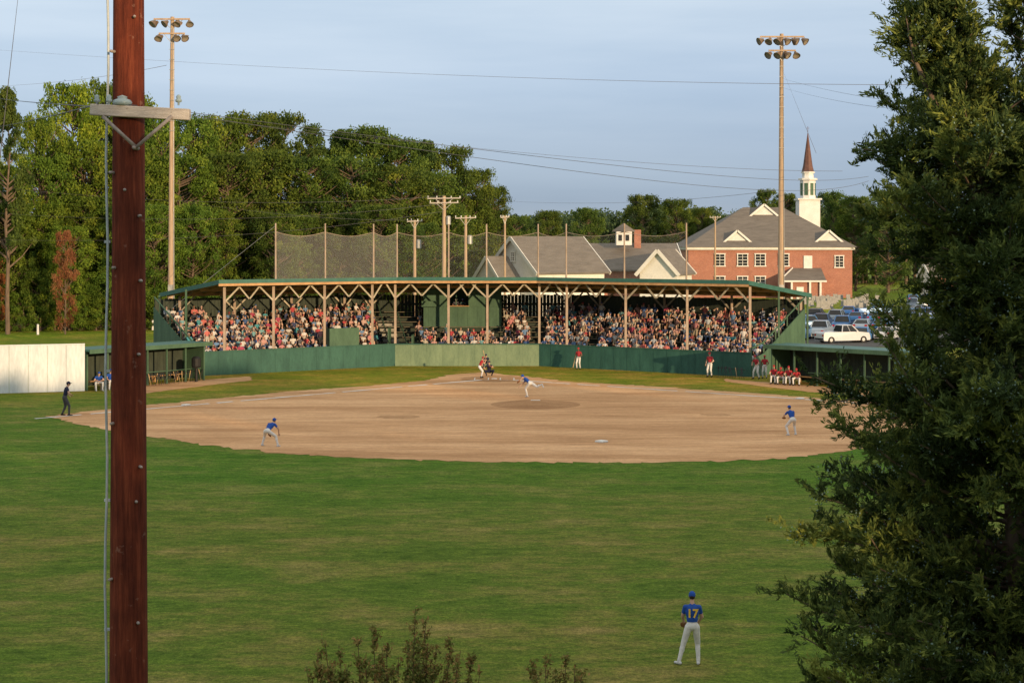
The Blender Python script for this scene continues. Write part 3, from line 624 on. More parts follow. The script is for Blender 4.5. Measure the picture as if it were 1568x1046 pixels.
# ------------------------------------------------------------------ lot, cemetery, cars
M_asph=pmat('asphalt',(.085,.082,.08),(.06,.06,.06),.5,.9,.1)
patch('car_park',[Vector((at2(1195,160),160,0)),Vector((90,160,0)),Vector((130,262,0)),Vector((at2(1350,262),262,0)),Vector((at2(1205,200),200,0))],.012,M_asph,.3,2)
m,nt,b=new_mat('car_paint'); oi=N(nt,'ShaderNodeObjectInfo'); nz=noise(nt,coords(nt),2,2); cc=mix(nt,.15,oi.outputs['Color'],ramp(nt,nz,[(.3,(.7,.7,.7)),(.7,(1.1,1.1,1.1))]),'MULTIPLY'); nt.links.new(cc,b.inputs['Base Color']); b.inputs['Roughness'].default_value=.3; b.inputs['Metallic'].default_value=.1; b.inputs['Coat Weight'].default_value=.3; M_paint=m
M_tail=pmat('tail_lamp',(.4,.02,.02),(.3,.01,.01),3,.2,0,fine=False)
def car_mesh(name,L,Wd,belt,H,cab_b,cab_t,hood):
    m=MB(); h=L/2; wx=(h-.85,-(h-.9))
    xs=[(-h,.42),(-h+.05,.26)]
    for cx_ in sorted(wx):
        xs.append((cx_-.40,.24)); 
        for i in range(1,8): t=math.pi-math.pi*i/8; xs.append((cx_+.40*math.cos(t),.26+.42*math.sin(t)))
        xs.append((cx_+.40,.24))
    xs+=[(h-.05,.26),(h,.42),(h-.03,.66),(h-.18,hood-.08),(cab_b[1]+.05,hood+.05),(cab_b[1]-.1,belt),(cab_b[0],belt),(-h+.12,belt-.03),(-h+.02,belt-.2)]
    n=len(xs); vs=[]
    for s,y in ((-1,Wd/2),(1,Wd/2)):
        for x,z in xs: vs.append((x,s*y*(1-.04*(abs(x)/h)**4) ,z))
    fs=[tuple(range(n)),tuple(range(2*n-1,n-1,-1))]+[(i,n+i,n+(i+1)%n,(i+1)%n) for i in range(n)]
    m.add(vs,fs,0)
    b0,b1=cab_b; t0,t1=cab_t; wb=Wd/2-.05; wt=Wd/2-.26; zb=belt-.01
    cv=[(b0,-wb,zb),(b1,-wb,zb),(b1,wb,zb),(b0,wb,zb),(t0,-wt,H-.06),(t1,-wt,H-.06),(t1,wt,H-.06),(t0,wt,H-.06)]; m.hexa([Vector(p) for p in cv],1)
    m.hexa([Vector(p) for p in ((t0-.06,-wt-.03,H-.062),(t1+.08,-wt-.03,H-.062),(t1+.08,wt+.03,H-.062),(t0-.06,wt+.03,H-.062),(t0+.05,-wt+.08,H),(t1-.1,-wt+.08,H),(t1-.1,wt-.08,H),(t0+.05,wt-.08,H))],0)
    for i in range(4): m.beam(Vector(cv[i])*1.0,Vector(cv[i+4]),.09,.09,0)
    for s in (-1,1):
        xm=(b0+b1)/2; m.beam((xm,s*(wb),zb),( (t0+t1)/2,s*wt,H-.06),.09,.05,0)
        m.box((b1-.25,s*(Wd/2+.08),belt+.06),(.12,.18,.12),0)
        m.box((h-.1,s*(Wd/2-.28),.66),(.16,.36,.14),3); m.box((-h+.06,s*(Wd/2-.22),.8),(.1,.3,.2),4)
        for x in wx:
            m.cyl((x,s*(Wd/2-.24),.33),(x,s*(Wd/2-.02),.33),.33,.33,16,2); m.cyl((x,s*(Wd/2-.03),.33),(x,s*(Wd/2-.005),.33),.2,.17,10,3)
    m.box((h-.02,0,.38),(.08,Wd*.8,.14),2); m.box((h-.04,0,.6),(.06,Wd*.4,.12),2); m.box((-h+.0,0,.42),(.06,Wd*.85,.16),2)
    me=bpy.data.meshes.new(name); me.from_pydata(m.v,[],m.f); 
    for mm in (M_paint,M_glass,M_black,M_head,M_tail): me.materials.append(mm)
    me.polygons.foreach_set('material_index',m.m); me.update(); return me
CARS=[car_mesh('sedan',4.7,1.8,.98,1.45,(-1.75,1.05),(-1.05,.3),.88),car_mesh('suv',4.7,1.88,1.1,1.75,(-2.2,1.1),(-1.9,.35),1.02),car_mesh('pickup',5.6,1.95,1.15,1.85,(-.6,1.35),(-.4,.7),1.1)]
cols=[(.03,.12,.36),(.06,.20,.46),(.02,.03,.06),(.14,.20,.28),(.08,.22,.42),(.55,.57,.6),(.06,.20,.46),(.04,.08,.18),(.28,.36,.46),(.03,.12,.32)]
rc=random.Random(12)
def car(u,v,ang):
    p=gnd(u,v); k=rc.choice((0,0,1,1,0,2)); o=link('parked_car' if k<2 else 'parked_pickup_truck',CARS[k],(p.x,p.y,.014),(1,1,1),math.radians(ang)); c=rc.choice(cols); o.color=(*c,1)
for u,v,a in ((1226,519,70),(1256,516,68),(1290,524,20),(1322,521,66),(1358,520,64),(1222,505,190),(1258,503,70),(1290,507,72),(1322,507,68),(1352,507,66),(1222,493,10),(1250,492,72),(1282,494,70),(1312,494,70),(1342,494,68),(1372,495,70),(1340,484,10),(1300,484,75),(1392,509,15),(1395,488,100)): car(u,v,a)
for r_,v in enumerate((455,463,472,481,492)):
    for k in range(9):
        if rc.random()<.85: car(1395+k*24+rc.uniform(-4,4)+r_*5,v+rc.uniform(-1,1),rc.choice((90,80,100,15)))
CM=empty('cemetery'); m=MB()
for i in range(46):
    u=rc.uniform(1216,1345); v=rc.uniform(459,476); p=gnd(u,v); w=rc.uniform(.5,1.1); h=rc.uniform(.6,1.2)
    m.box((p.x,p.y,.08),(w+.3,.5,.16),0); m.box((p.x,p.y,.16+h/2),(w,.2,h),0); m.lathe((p.x,p.y+.095,.16+h),[(w/2,0),(w/2,-.19)],12,0,(0,1,0)) 
m.obj('gravestones',[pmat('granite',(.38,.37,.35),(.24,.24,.23),4,.7,.05)],CM)
m=MB()
for u,v in ((58,512),(234,505),(335,512)):
    p=gnd(u,v); m.cyl((p.x,p.y,0),(p.x,p.y,1.1),.14,.12,8,0); m.lathe((p.x,p.y,1.1),[(.14,0),(.05,.08),(.001,.1)],8,0)
m.obj('marker_posts',[M_trim])

# ------------------------------------------------------------------ people
SK=pmat('skin_light',(.52,.33,.24),(.44,.26,.18),8,.6,0,fine=False); SKD=pmat('skin_dark',(.16,.085,.055),(.12,.06,.04),8,.6,0,fine=False)
def cloth(n,c): return pmat(n,c,tuple(x*.75 for x in c),7,.85,.3,fine=True)
C_blue=cloth('jersey_blue',(.020,.085,.38)); C_white=cloth('white_flannel',(.74,.72,.69)); C_red=cloth('jersey_red',(.42,.035,.045)); C_navy=cloth('navy_cloth',(.02,.025,.06)); C_grey=cloth('charcoal_trousers',(.07,.07,.08))
C_hair=pmat('hair_brown',(.06,.035,.02),(.03,.018,.01),20,.7,.1); C_glove=pmat('glove_leather',(.25,.11,.045),(.15,.06,.025),10,.6,.2); C_shoe=cloth('shoe_white',(.6,.6,.6)); C_shoeb=cloth('shoe_black',(.02,.02,.02)); M_eye=pmat('eye_dark',(.02,.015,.01),None,3,.3,0,fine=False); M_lip=pmat('lip',(.3,.1,.08),None,3,.5,0,fine=False)
def V3(p): return np.array([p[0],p[1],p[2]],float)
def nrm(a): return a/(np.linalg.norm(a)+1e-9)
bm_=bmesh.new(); bmesh.ops.create_icosphere(bm_,subdivisions=2,radius=1); ICO=np.array([v.co[:] for v in bm_.verts]); ICOF=[[v.index for v in f.verts] for f in bm_.faces]; bm_.free()
def ik(a,b,l1,l2,pole):
    d=b-a; L=np.linalg.norm(d); mx=(l1+l2)*.995
    if L>mx: b=a+d/L*mx; d=b-a; L=mx
    x=(l1*l1-l2*l2+L*L)/(2*L); h=math.sqrt(max(0,l1*l1-x*x)); e=d/L; p=pole-e*np.dot(pole,e); p=nrm(p); return a+e*x+p*h,b
def person_mesh(name,pose,fit,mats,voxel=.014,fine=True,slv=.6,build=1.0,hat=True,longhair=False,glove=False,short=False):
    P=V3(pose['P']);Nn=V3(pose['N']);H=V3(pose['H']); Sd=nrm(V3(pose.get('S',(1,0,0)))); Sh=nrm(V3(pose.get('Sh',(1,0,0))))
    up=nrm(Nn-P); Sd=nrm(Sd-up*np.dot(Sd,up)); fw=np.cross(up,Sd); prim=[]
    look=nrm(V3(pose.get('look',(0,1,-.08)))); hu=nrm(np.array([0,0,1.])-look*look[2]) ; hr=np.cross(look,hu)
    def ell(c,ax,r,tag): prim.append(('e',np.array(c),np.array(ax),np.array(r),tag))
    def seg(a,b,r0,r1,tag): prim.append(('s',np.array(a),np.array(b),r0,r1,tag))
    ax=(Sd,fw,up); bd=build; axh=(Sh,nrm(np.cross(up,Sh)),up)
    ell(P,axh,(.168*bd,.118*bd,.13),'pants'); ell(P+(Nn-P)*.34,ax,(.15*bd,.11*bd,.16),'shirt'); ell(P+(Nn-P)*.66,ax,(.178*bd,.118*bd,.215),'shirt')
    shR=Nn-up*.065+Sd*.17*bd; shL=Nn-up*.065-Sd*.17*bd; seg(shL,shR,.062,.062,'shirt')
    seg(Nn-up*.06,H-hu*.05,.062,.054,'neck'); ell(H,(hr,look,hu),(.076,.094,.112),'head'); ell(H+look*.035-hu*.065,(hr,look,hu),(.052,.055,.05),'head')
    seg(H+look*.09+hu*.01,H+look*.112-hu*.022,.010,.016,'head')
    for s in (-1,1): ell(H+hr*s*.078-hu*.005,(hr,look,hu),(.012,.02,.032),'head')
    if hat:
        ell(H+hu*.028-look*.004,(hr,look,hu),(.087,.104,.103),'cap'); ell(H+hu*.045+look*.125,(hr,nrm(look-hu*.2),nrm(hu+look*.2)),(.066,.075,.012 if fine else .02),'cap')
    if longhair: ell(H-look*.045-hu*.09,(hr,look,hu),(.085,.06,.16),'hair'); ell(H-look*.012+hu*.015,(hr,look,hu),(.086,.1,.115),'hairtop')
    else: ell(H-look*.012+hu*.016,(hr,look,hu),(.081,.094,.108),'hairtop')
    ends={}
    for sgn,k in ((1,'R'),(-1,'L')):
        sh=shR if sgn>0 else shL; w=V3(pose['w'+k]); e,w=ik(sh,w,.285,.25,V3(pose.get('e'+k,(sgn*.5,-1,-.4))))
        seg(sh,e,.064*bd,.047,'uarm'); seg(e,w,.043,.029,'farm'); hd=nrm(w-e); pn=V3(pose.get('palm'+k,(0,0,-1))); pn=nrm(pn-hd*np.dot(pn,hd)); sd=np.cross(hd,pn)
        if glove and k=='L': ell(w+hd*.10,(sd,pn,hd),(.10,.05,.13),'glove'); ell(w+hd*.1+sd*.07,(sd,pn,hd),(.04,.04,.09),'glove'); ell(w+hd*.17-sd*.03,(sd,pn,hd),(.07,.035,.07),'glove')
        else: ell(w+hd*.05,(sd,pn,hd),(.042,.018 if fine else .025,.055),'hand')
        ends[k]=(w,hd,pn,sd,sgn)
        hp=P+Sh*sgn*.092-up*.03; an=V3(pose['a'+k]); kn,an=ik(hp,an,.45,.43,V3(pose.get('k'+k,(sgn*.15,1,0))))
        seg(hp,kn,.098*bd,.070,'thigh'); seg(kn,an,.066,.048,'shin'); ell(kn+(an-kn)*.3,((1,0,0),(0,1,0),(0,0,1)),(.067,.067,.1),'shin')
        toe=nrm(V3(pose.get('t'+k,(sgn*.15,1,-.05)))); seg(an-toe*.05+np.array([0,0,-.035]),an+toe*.15+np.array([0,0,-.05]),.042,.034,'foot')
    Vs=[];Fs=[];o=0
    for p in prim:
        if p[0]=='e':
            Vv=p[1]+(ICO*p[3])@p[2]; Vs.append(Vv); Fs+=[[i+o for i in f] for f in ICOF]; o+=len(Vv)
        else:
            a,b,r0,r1=p[1:5]; d=b-a; L=np.linalg.norm(d); d=d/L; x=nrm(np.cross(d,[.21,.33,.91])); y=np.cross(d,x); n=12; rings=[]
            for t,r in ((-r0*1.0,.02*r0),(-.7*r0,.71*r0),(-.3*r0,.95*r0),(0,r0),(L,r1),(L+.3*r1,.95*r1),(L+.7*r1,.71*r1),(L+r1,.02*r1)):
                th=np.arange(n)*2*np.pi/n; rings.append(a+d*t+r*(np.outer(np.cos(th),x)+np.outer(np.sin(th),y)))
            Vv=np.concatenate(rings); Vs.append(Vv); k=8
            for i in range(k-1):
                for j in range(n): Fs.append([o+i*n+j,o+i*n+(j+1)%n,o+(i+1)*n+(j+1)%n,o+(i+1)*n+j])
            Fs.append([o+j for j in range(n-1,-1,-1)]); Fs.append([o+(k-1)*n+j for j in range(n)]); o+=len(Vv)
    me=bpy.data.meshes.new('t'); me.from_pydata(np.concatenate(Vs).tolist(),[],Fs); me.update()
    bmx=bmesh.new(); bmx.from_mesh(me); bmesh.ops.recalc_face_normals(bmx,faces=bmx.faces[:]); bmx.to_mesh(me); bmx.free()
    ob=bpy.data.objects.new('t',me); S.collection.objects.link(ob)
    r=ob.modifiers.new('r','REMESH'); r.mode='VOXEL'; r.voxel_size=voxel
    sm=ob.modifiers.new('s','SMOOTH'); sm.factor=.5; sm.iterations=3 if fine else 1
    dg=bpy.context.evaluated_depsgraph_get(); out=bpy.data.meshes.new_from_object(ob.evaluated_get(dg)); bpy.data.objects.remove(ob); bpy.data.meshes.remove(me)
    nv=len(out.vertices); co=np.empty(nv*3); out.vertices.foreach_get('co',co); co=co.reshape(-1,3)
    faces=[tuple(p.vertices) for p in out.polygons]; cen=np.array([co[list(f)].mean(0) for f in faces])
    ds=[];tt=[]
    for p in prim:
        if p[0]=='e':
            q_=(cen-p[1])@p[2].T; ds.append((np.linalg.norm(q_/p[3],axis=1)-1)*p[3].min()); tt.append(np.zeros(len(cen)))
        else:
            a,b=p[1],p[2]; d=b-a; t=np.clip(((cen-a)@d)/(d@d),0,1); ds.append(np.linalg.norm(cen-(a+t[:,None]*d),axis=1)-(p[3]+(p[4]-p[3])*t)); tt.append(t)
    ds=np.array(ds);tt=np.array(tt); am=ds.argmin(0); tsel=tt[am,np.arange(len(cen))]
    slot={k:i for i,k in enumerate(('skin','shirt','pants','cap','hair','shoe','glove','eye','lip'))}
    mi=[]
    hq=(cen-H)@np.array([hr,look,hu]).T
    waist=P+up*.10
    for i,a in enumerate(am):
        tag=prim[a][-1]; t=tsel[i]
        if tag in('head','hairtop'):
            x,y,z=hq[i]; s='hair' if (y<-.02 and z>-.075) or (z>.068 and y<.075) else 'skin'
            if tag=='head' and z<-.07: s='skin'
        elif tag=='cap': s='cap'
        elif tag=='hair': s='hair'
        elif tag=='neck': s='skin' if t>.25 else 'shirt'
        elif tag=='uarm': s='shirt' if t<slv else 'skin'
        elif tag=='farm': s='shirt' if slv>1 and t<slv-1 else 'skin'
        elif tag=='hand': s='skin'
        elif tag=='glove': s='glove'
        elif tag in('pants','shirt'): s='pants' if np.dot(cen[i]-waist,up)<0 else 'shirt'
        elif tag=='thigh': s='pants' if (not short or t<.85) else 'skin'
        elif tag=='shin': s='skin' if short else ('pants' if t<.93 else 'shoe')
        else: s='shoe'
        mi.append(slot[s])
    verts=co.tolist(); 
    extra=MB()
    if fine:
        for k,(w,hd,pn,sd,sgn) in ends.items():
            if glove and k=='L': continue
            for j,(off_,L) in enumerate(((-.030,.062),(-.010,.072),(.010,.068),(.030,.052))):
                a=w+hd*.085+sd*off_; b1=a+hd*L*.5+pn*.012; b2=b1+hd*L*.25+pn*.032
                extra.cyl(a-hd*.02,b1,.0095,.0088,6,0); extra.cyl(b1,b2,.0088,.007,6,0)
            a=w+hd*.03-sd*.035; b1=a+hd*.03-sd*.025+pn*.01; b2=b1+hd*.03+pn*.015; extra.cyl(a,b1,.012,.010,6,0); extra.cyl(b1,b2,.010,.008,6,0)
    for s in (-1,1):
        e=H+hr*s*.030+look*.086+hu*.006; extra.box(Vector(e),(.02,.02,.014),7)
    e=H+look*.088-hu*.058; extra.box(Vector(e),(.04,.012,.01),8)
    o=len(verts); verts+= [list(v) for v in extra.v]; faces+=[tuple(i+o for i in f) for f in extra.f]; mi+=extra.m
    bpy.data.meshes.remove(out); me=bpy.data.meshes.new(name); me.from_pydata(verts,[],faces)
    for m_ in mats: me.materials.append(m_)
    me.polygons.foreach_set('material_index',mi); me.polygons.foreach_set('use_smooth',[True]*len(faces)); me.update()
    return me,ends
def M9(skin,shirt,pants,cap,shoe,glove=C_glove): return [skin,shirt,pants,cap,C_hair,shoe,glove,M_eye,M_lip]
HOMEK=M9(SK,C_blue,C_white,C_blue,C_shoe); AWAY=M9(SK,C_red,C_white,C_red,C_shoeb); AWAYD=M9(SKD,C_red,C_white,C_red,C_shoeb)
POSE=dict(
 outf=dict(P=(0,0,.965),N=(.0,.04,1.49),H=(.0,.08,1.69),wR=(.17,.30,1.0),wL=(-.19,.30,.98),eR=(.8,-.6,-.2),eL=(-.8,-.6,-.2),aR=(.15,.0,.09),aL=(-.33,-.02,.09),tL=(-.7,.9,-.05)),
 crouch=dict(P=(0,-.26,.78),N=(0,.18,1.10),H=(0,.33,1.23),look=(.1,1,0),wR=(.30,.28,.62),wL=(-.30,.28,.62),eR=(1,-.2,0),eL=(-1,-.2,0),aR=(.44,0,.09),aL=(-.44,-.05,.09),kR=(.5,1,0),kL=(-.5,1,0)),
 infr=dict(P=(0,-.12,.84),N=(0,.14,1.26),H=(0,.22,1.43),look=(-.1,1,-.1),wR=(.18,.45,.9),wL=(-.18,.45,.9),eR=(1,-.3,-.3),eL=(-1,-.3,-.3),aR=(.25,0,.09),aL=(-.25,-.1,.09),kR=(.4,1,0),kL=(-.4,1,0)),
 pitch=dict(P=(0,0,.84),N=(0,.46,1.10),H=(.02,.62,1.19),look=(.3,1,.1),S=(.9,.35,-.25),wR=(-.12,.72,.62),wL=(-.46,.42,1.0),eR=(1,.2,-.3),eL=(-1,-.6,.3),aR=(.12,-.82,.80),aL=(-.06,.18,.09),kR=(.1,.2,-1),kL=(0,1,0),tR=(0,-.6,-.7),tL=(0,1,0)),
 bat=dict(P=(0,-.14,.86),N=(-.02,.06,1.35),H=(.02,.12,1.53),look=(1,.25,-.05),wR=(-.34,.28,1.36),wL=(-.32,.33,1.28),eR=(-.6,-.2,-.9),eL=(.2,.5,-1),aR=(.34,0,.09),aL=(-.30,0,.09),kR=(.3,1,0),kL=(-.3,1,0)),
 catch=dict(P=(0,-.12,.34),N=(0,.08,.83),H=(0,.14,1.02),wR=(.22,-.05,.42),wL=(-.12,.50,.72),eR=(1,0,-.3),eL=(-1,-.2,-.6),aR=(.2,-.02,.09),aL=(-.2,-.02,.09),kR=(.6,1,.4),kL=(-.6,1,.4)),
 ump=dict(P=(0,-.22,.82),N=(0,.14,1.2),H=(0,.26,1.36),look=(0,1,-.1),wR=(.28,.2,.68),wL=(-.2,.3,.85),aR=(.3,0,.09),aL=(-.3,.05,.09),kR=(.3,1,0),kL=(-.3,1,0)),
 relax=dict(P=(0,0,.965),N=(0,.0,1.48),H=(0,.03,1.68),look=(.2,1,0),wR=(.28,.08,.93),wL=(-.22,.22,1.05),eR=(.6,-1,0),eL=(-.8,-.8,-.2),aR=(.14,.05,.09),aL=(-.12,-.05,.09)),
 coach=dict(P=(0,-.06,.95),N=(0,.05,1.45),H=(0,.13,1.63),look=(.2,1,-.1),wR=(.20,.22,1.08),wL=(-.16,.20,1.02),eR=(1,-.7,0),eL=(-1,-.7,0),aR=(.20,.1,.09),aL=(-.18,-.14,.09)),
 sit=dict(P=(0,0,.52),N=(0,.05,1.02),H=(0,.1,1.21),wR=(.16,.36,.62),wL=(-.14,.38,.62),eR=(1,-.4,-.3),eL=(-1,-.4,-.3),aR=(.16,.46,.09),aL=(-.14,.5,.09),kR=(0,.4,1),kL=(0,.4,1)),
 sitf=dict(P=(0,0,.52),N=(0,.24,.94),H=(0,.36,1.11),look=(.3,1,0),wR=(.08,.5,.66),wL=(-.08,.52,.66),eR=(1,0,-.3),eL=(-1,0,-.3),aR=(.2,.42,.09),aL=(-.2,.46,.09),kR=(.2,.4,1),kL=(-.2,.4,1)),
 sitc=dict(P=(0,0,.52),N=(.03,.0,1.02),H=(.05,.04,1.21),look=(-.5,1,0),wR=(.05,.28,.78),wL=(-.05,.26,.74),eR=(1,-.2,-.5),eL=(-1,-.2,-.5),aR=(.14,.48,.09),aL=(-.18,.44,.09),kR=(0,.4,1),kL=(0,.4,1)),
 sitr=dict(P=(0,0,.52),N=(-.02,.02,1.02),H=(-.03,.07,1.21),look=(.6,1,0),wR=(.12,.2,1.12),wL=(-.14,.36,.62),eR=(1,.2,-.6),eL=(-1,-.4,-.3),aR=(.14,.44,.09),aL=(-.14,.52,.09),kR=(0,.4,1),kL=(0,.4,1)))
def person(name,pose,mats,u,v,face,sc=1.0,glove=False,hat=True,slv=.6,dz=0.,build=1.,pos=None,bat=None):
    E=empty(name); p=Vector(pos) if pos else gnd(u,v); me,ends=person_mesh(name+'_body',POSE[pose],None,mats,.013,True,slv,build,hat,False,glove)
    E.location=(p.x,p.y,p.z+dz); E.rotation_euler[2]=yaw_of(*face); E.scale=(sc,)*3
    o=bpy.data.objects.new('body',me); S.collection.objects.link(o); o.parent=E
    if bat:
        m=MB(); w=Vector(ends[bat[0]][0]); hd=Vector(ends[bat[0]][1])*.07; w=w+hd; d=Vector(bat[1]).normalized(); bat_mb(m,w-d*.08,w+d*.78,0); m.obj('bat',[M_bat],E,True)
    return E,ends
OF,_=person('baseball_outfielder','outf',HOMEK,1060,1017,(.06,1),1.0,True)
fc=bpy.data.curves.new('num','FONT'); fc.body='17'; fc.size=.29; fc.align_x='CENTER'; fc.align_y='CENTER'; fc.extrude=.004; fc.offset=.008
to=bpy.data.objects.new('num',fc); S.collection.objects.link(to); dg=bpy.context.evaluated_depsgraph_get(); tme=bpy.data.meshes.new_from_object(to.evaluated_get(dg)); bpy.data.objects.remove(to)
bmx=bmesh.new(); bmx.from_mesh(tme); bmesh.ops.subdivide_edges(bmx,edges=[e for e in bmx.edges if e.calc_length()>.05],cuts=2); 
for v in bmx.verts: v.co.z-= (v.co.x**2)*1.6
bmx.to_mesh(tme); bmx.free()
tme.materials.append(pmat('number_yellow',(.75,.5,.05),(.6,.4,.04),5,.7,0)); no=bpy.data.objects.new('jersey_number',tme); S.collection.objects.link(no); no.parent=OF; no.location=(0,-.118,1.29); no.rotation_euler=(math.radians(90-4),0,0)
person('baseball_infielder','crouch',HOMEK,414,683,(.45,.9),1.06,True)
person('baseball_infielder','infr',HOMEK,1212,666,(-.35,.9),1.04,True)
person('baseball_pitcher','pitch',HOMEK,812,608,(-.75,.66),1.15,True,dz=.0)
person('baseball_batter','bat',AWAY,737,578,(1,0),1.0,bat=('R',(-.35,-.25,1)))
person('baseball_catcher','catch',M9(SK,C_navy,C_navy,C_navy,C_shoeb),749,575,(.05,-1),1.05,True)
person('plate_umpire','ump',M9(SK,C_navy,C_grey,C_navy,C_shoeb),744,571,(.05,-1),1.05)
person('field_umpire','coach',M9(SK,C_navy,C_grey,C_navy,C_shoeb),101,636,(.8,.5),1.18)
person('on_deck_player','relax',AWAYD,886,565,(-.5,-.9),1.0,bat=('R',(.1,.3,-1)))
person('base_coach','relax',AWAY,1087,577,(-.6,-.8),1.08)
person('standing_player','coach',AWAY,1158,580,(-.8,-.6),1.05)
person('standing_player','relax',AWAYD,1171,579,(-.4,-.9),1.0)
def stool(q_):
    m=MB(); m.box((q_.x,q_.y+.05,.41),(.5,.4,.06),0)
    for sx in (-.2,.2):
        for sy in (-.15,.15): m.box((q_.x+sx,q_.y+.05+sy,.19),(.05,.05,.38),0)
    m.obj('folding_stool',[M_bench])
for k,(t,ps) in enumerate(((.02,'sit'),(.075,'sitf'),(.13,'sit'),(.19,'sitf'))):
    q_=PR.lerp(QR,t)-rR*.6+Vector((.3,0,0)); person('seated_player',ps,AWAY if k%2==0 else AWAYD,0,0,(-.3,-1),1.05,pos=(q_.x,q_.y,0)); stool(q_)
for k,(t,ps) in enumerate(((.06,'sitf'),(.16,'sit'),(.24,'sitf'))):
    q_=PL.lerp(QL,t)-rL*(.4 if k<2 else -.6); person('seated_player',ps,HOMEK,0,0,(.5,-1),1.1,pos=(q_.x,q_.y,0)); stool(q_)
def rnd_mat(name,palette,mul,interp='CONSTANT',rough=.85):
    m,nt,b=new_mat(name); oi=N(nt,'ShaderNodeObjectInfo'); f=math_n(nt,'FRACT',math_n(nt,'MULTIPLY',oi.outputs['Random'],mul)); n=len(palette)
    col=ramp(nt,f,[(i/n,c) for i,c in enumerate(palette)],interp); nz=noise(nt,coords(nt),9,3); col=mix(nt,.5,col,ramp(nt,nz,[(.3,(.7,.7,.7)),(.7,(1.1,1.1,1.1))]),'MULTIPLY')
    nt.links.new(col,b.inputs['Base Color']); b.inputs['Roughness'].default_value=rough; return m
shirts=[(.5,.48,.45),(.40,.05,.06),(.05,.10,.25),(.55,.53,.5),(.06,.26,.30),(.48,.20,.20),(.03,.03,.04),(.22,.26,.3),(.5,.28,.24),(.12,.22,.38),(.42,.38,.3),(.34,.05,.1),(.6,.6,.6),(.05,.11,.11),(.38,.42,.46),(.5,.34,.3),(.08,.08,.1),(.28,.05,.06),(.15,.32,.34),(.45,.45,.47),(.04,.05,.12),(.5,.14,.12)]
CS=rnd_mat('crowd_shirts',shirts,17.0); CSk=rnd_mat('crowd_skin',[(.54,.34,.25),(.58,.39,.30),(.5,.30,.21),(.54,.35,.27),(.2,.11,.07)],5.3); CP=rnd_mat('crowd_trousers',[(.05,.07,.14),(.3,.25,.17),(.04,.04,.05),(.4,.38,.33),(.12,.17,.28),(.07,.09,.16)],11.7); CH_=rnd_mat('crowd_hair',[(.05,.03,.02),(.25,.17,.09),(.02,.015,.012),(.36,.34,.31),(.14,.08,.04),(.28,.2,.1)],7.1); CC=rnd_mat('crowd_caps',[(.4,.04,.05),(.5,.5,.48),(.03,.05,.2),(.03,.03,.03),(.04,.12,.32)],9.3); CSh=cloth('crowd_shoes',(.15,.13,.12))
mats_c=[CSk,CS,CP,CC,CH_,CSh,CSh,M_eye,M_lip]
crowd=[person_mesh('seated_spectator',POSE[ps],None,mats_c,.028,False,sl,bd,h,lh,False,sh)[0] for ps,sl,bd,h,lh,sh in (('sit',.6,1.05,False,False,True),('sitf',.6,1.1,True,False,False),('sitc',.3,.92,False,True,True),('sitr',.6,1.0,True,False,True),('sit',.5,.9,False,True,False),('sitc',1.8,1.12,False,False,False),('relax',.6,1,True,False,True))]
CR=empty('spectator_crowd'); rp=random.Random(21); cnt=0
for i in range(NR):
    d=D0+ROWD*i+.55; z=.55+.40*i; f=off(d); ns=(n1,n2,n3)
    for s in range(3):
        a,b=f[s],f[s+1]; L=(b-a).length; k=int(L/.60)
        for j in range(k):
            t=(j+.5+rp.uniform(-.22,.22))/k
            if (s==0 and t<.04) or (s==2 and t>.97): continue
            p=a.lerp(b,t); u=CX+F*p.x/p.y
            if 574<u<640: continue
            if s==1 and px0-.3<p.x<px1+.3 and d>5.3: continue
            if 500<u<556 and i<2: continue
            if 812<u<832 or (905<u<915 and i<5): continue
            if rp.random()<(.10 if i<7 else .35): continue
            nn=ns[s]; k2=rp.choice((0,1,2,3,4,5,0,2)) if rp.random()>.05 else 6
            ya=yaw_of(-nn.x,-nn.y)+rp.uniform(-.45,.45)
            sc=rp.uniform(.84,1.08); 
            if k2==6: zz=z; p=p-nn*.25
            else: zz=z+.43-.43*sc
            link('spectator',crowd[k2],(p.x,p.y,zz),(sc,)*3,ya,CR); cnt+=1
for x in (-5.0,-4.4): link('spectator',crowd[1],(x,143.4,4.2),(1,1,1),math.pi,CR)
print('crowd',cnt)

# ------------------------------------------------------------------ foreground cedar
rng=np.random.default_rng(4); rd=random.Random(4); q=QB(); CY=24.; k_=F/CY
vk=[0,20,60,100,150,200,250,330,400,430,460,510,545,580,650,760,840,890,940,990,1045,1200,1400]
rk=[.1,.35,.65,.85,1.0,1.35,2.1,2.25,2.3,1.9,1.2,1.15,1.8,3.0,3.35,3.65,3.45,2.8,3.1,3.7,3.7,3.6,2.6]
uk=[1425,1432,1445,1460,1475,1490,1500,1510,1520,1524,1528,1533,1540,1545,1550,1556,1560,1562,1565,1567,1570,1575,1580]
def axis_p(v): return at(np.interp(v,vk,uk),v,CY)
q.tube([axis_p(v) for v in (1395,1200,1000,800,600,400,250,120,40)],[.24,.22,.2,.18,.15,.11,.07,.04,.015],10,0)
q.tube([axis_p(700),at(1575,420,CY+.3),at(1580,150,CY+.2),at(1568,0,CY)],[.1,.08,.05,.01],8,0)
q.tube([axis_p(330),at(1440,180,CY-.2),at(1400,90,CY-.2),at(1387,25,CY-.2)],[.07,.05,.03,.008],8,0)
tw_p=[];tw_d=[];tw_l=[];tw_t=[]
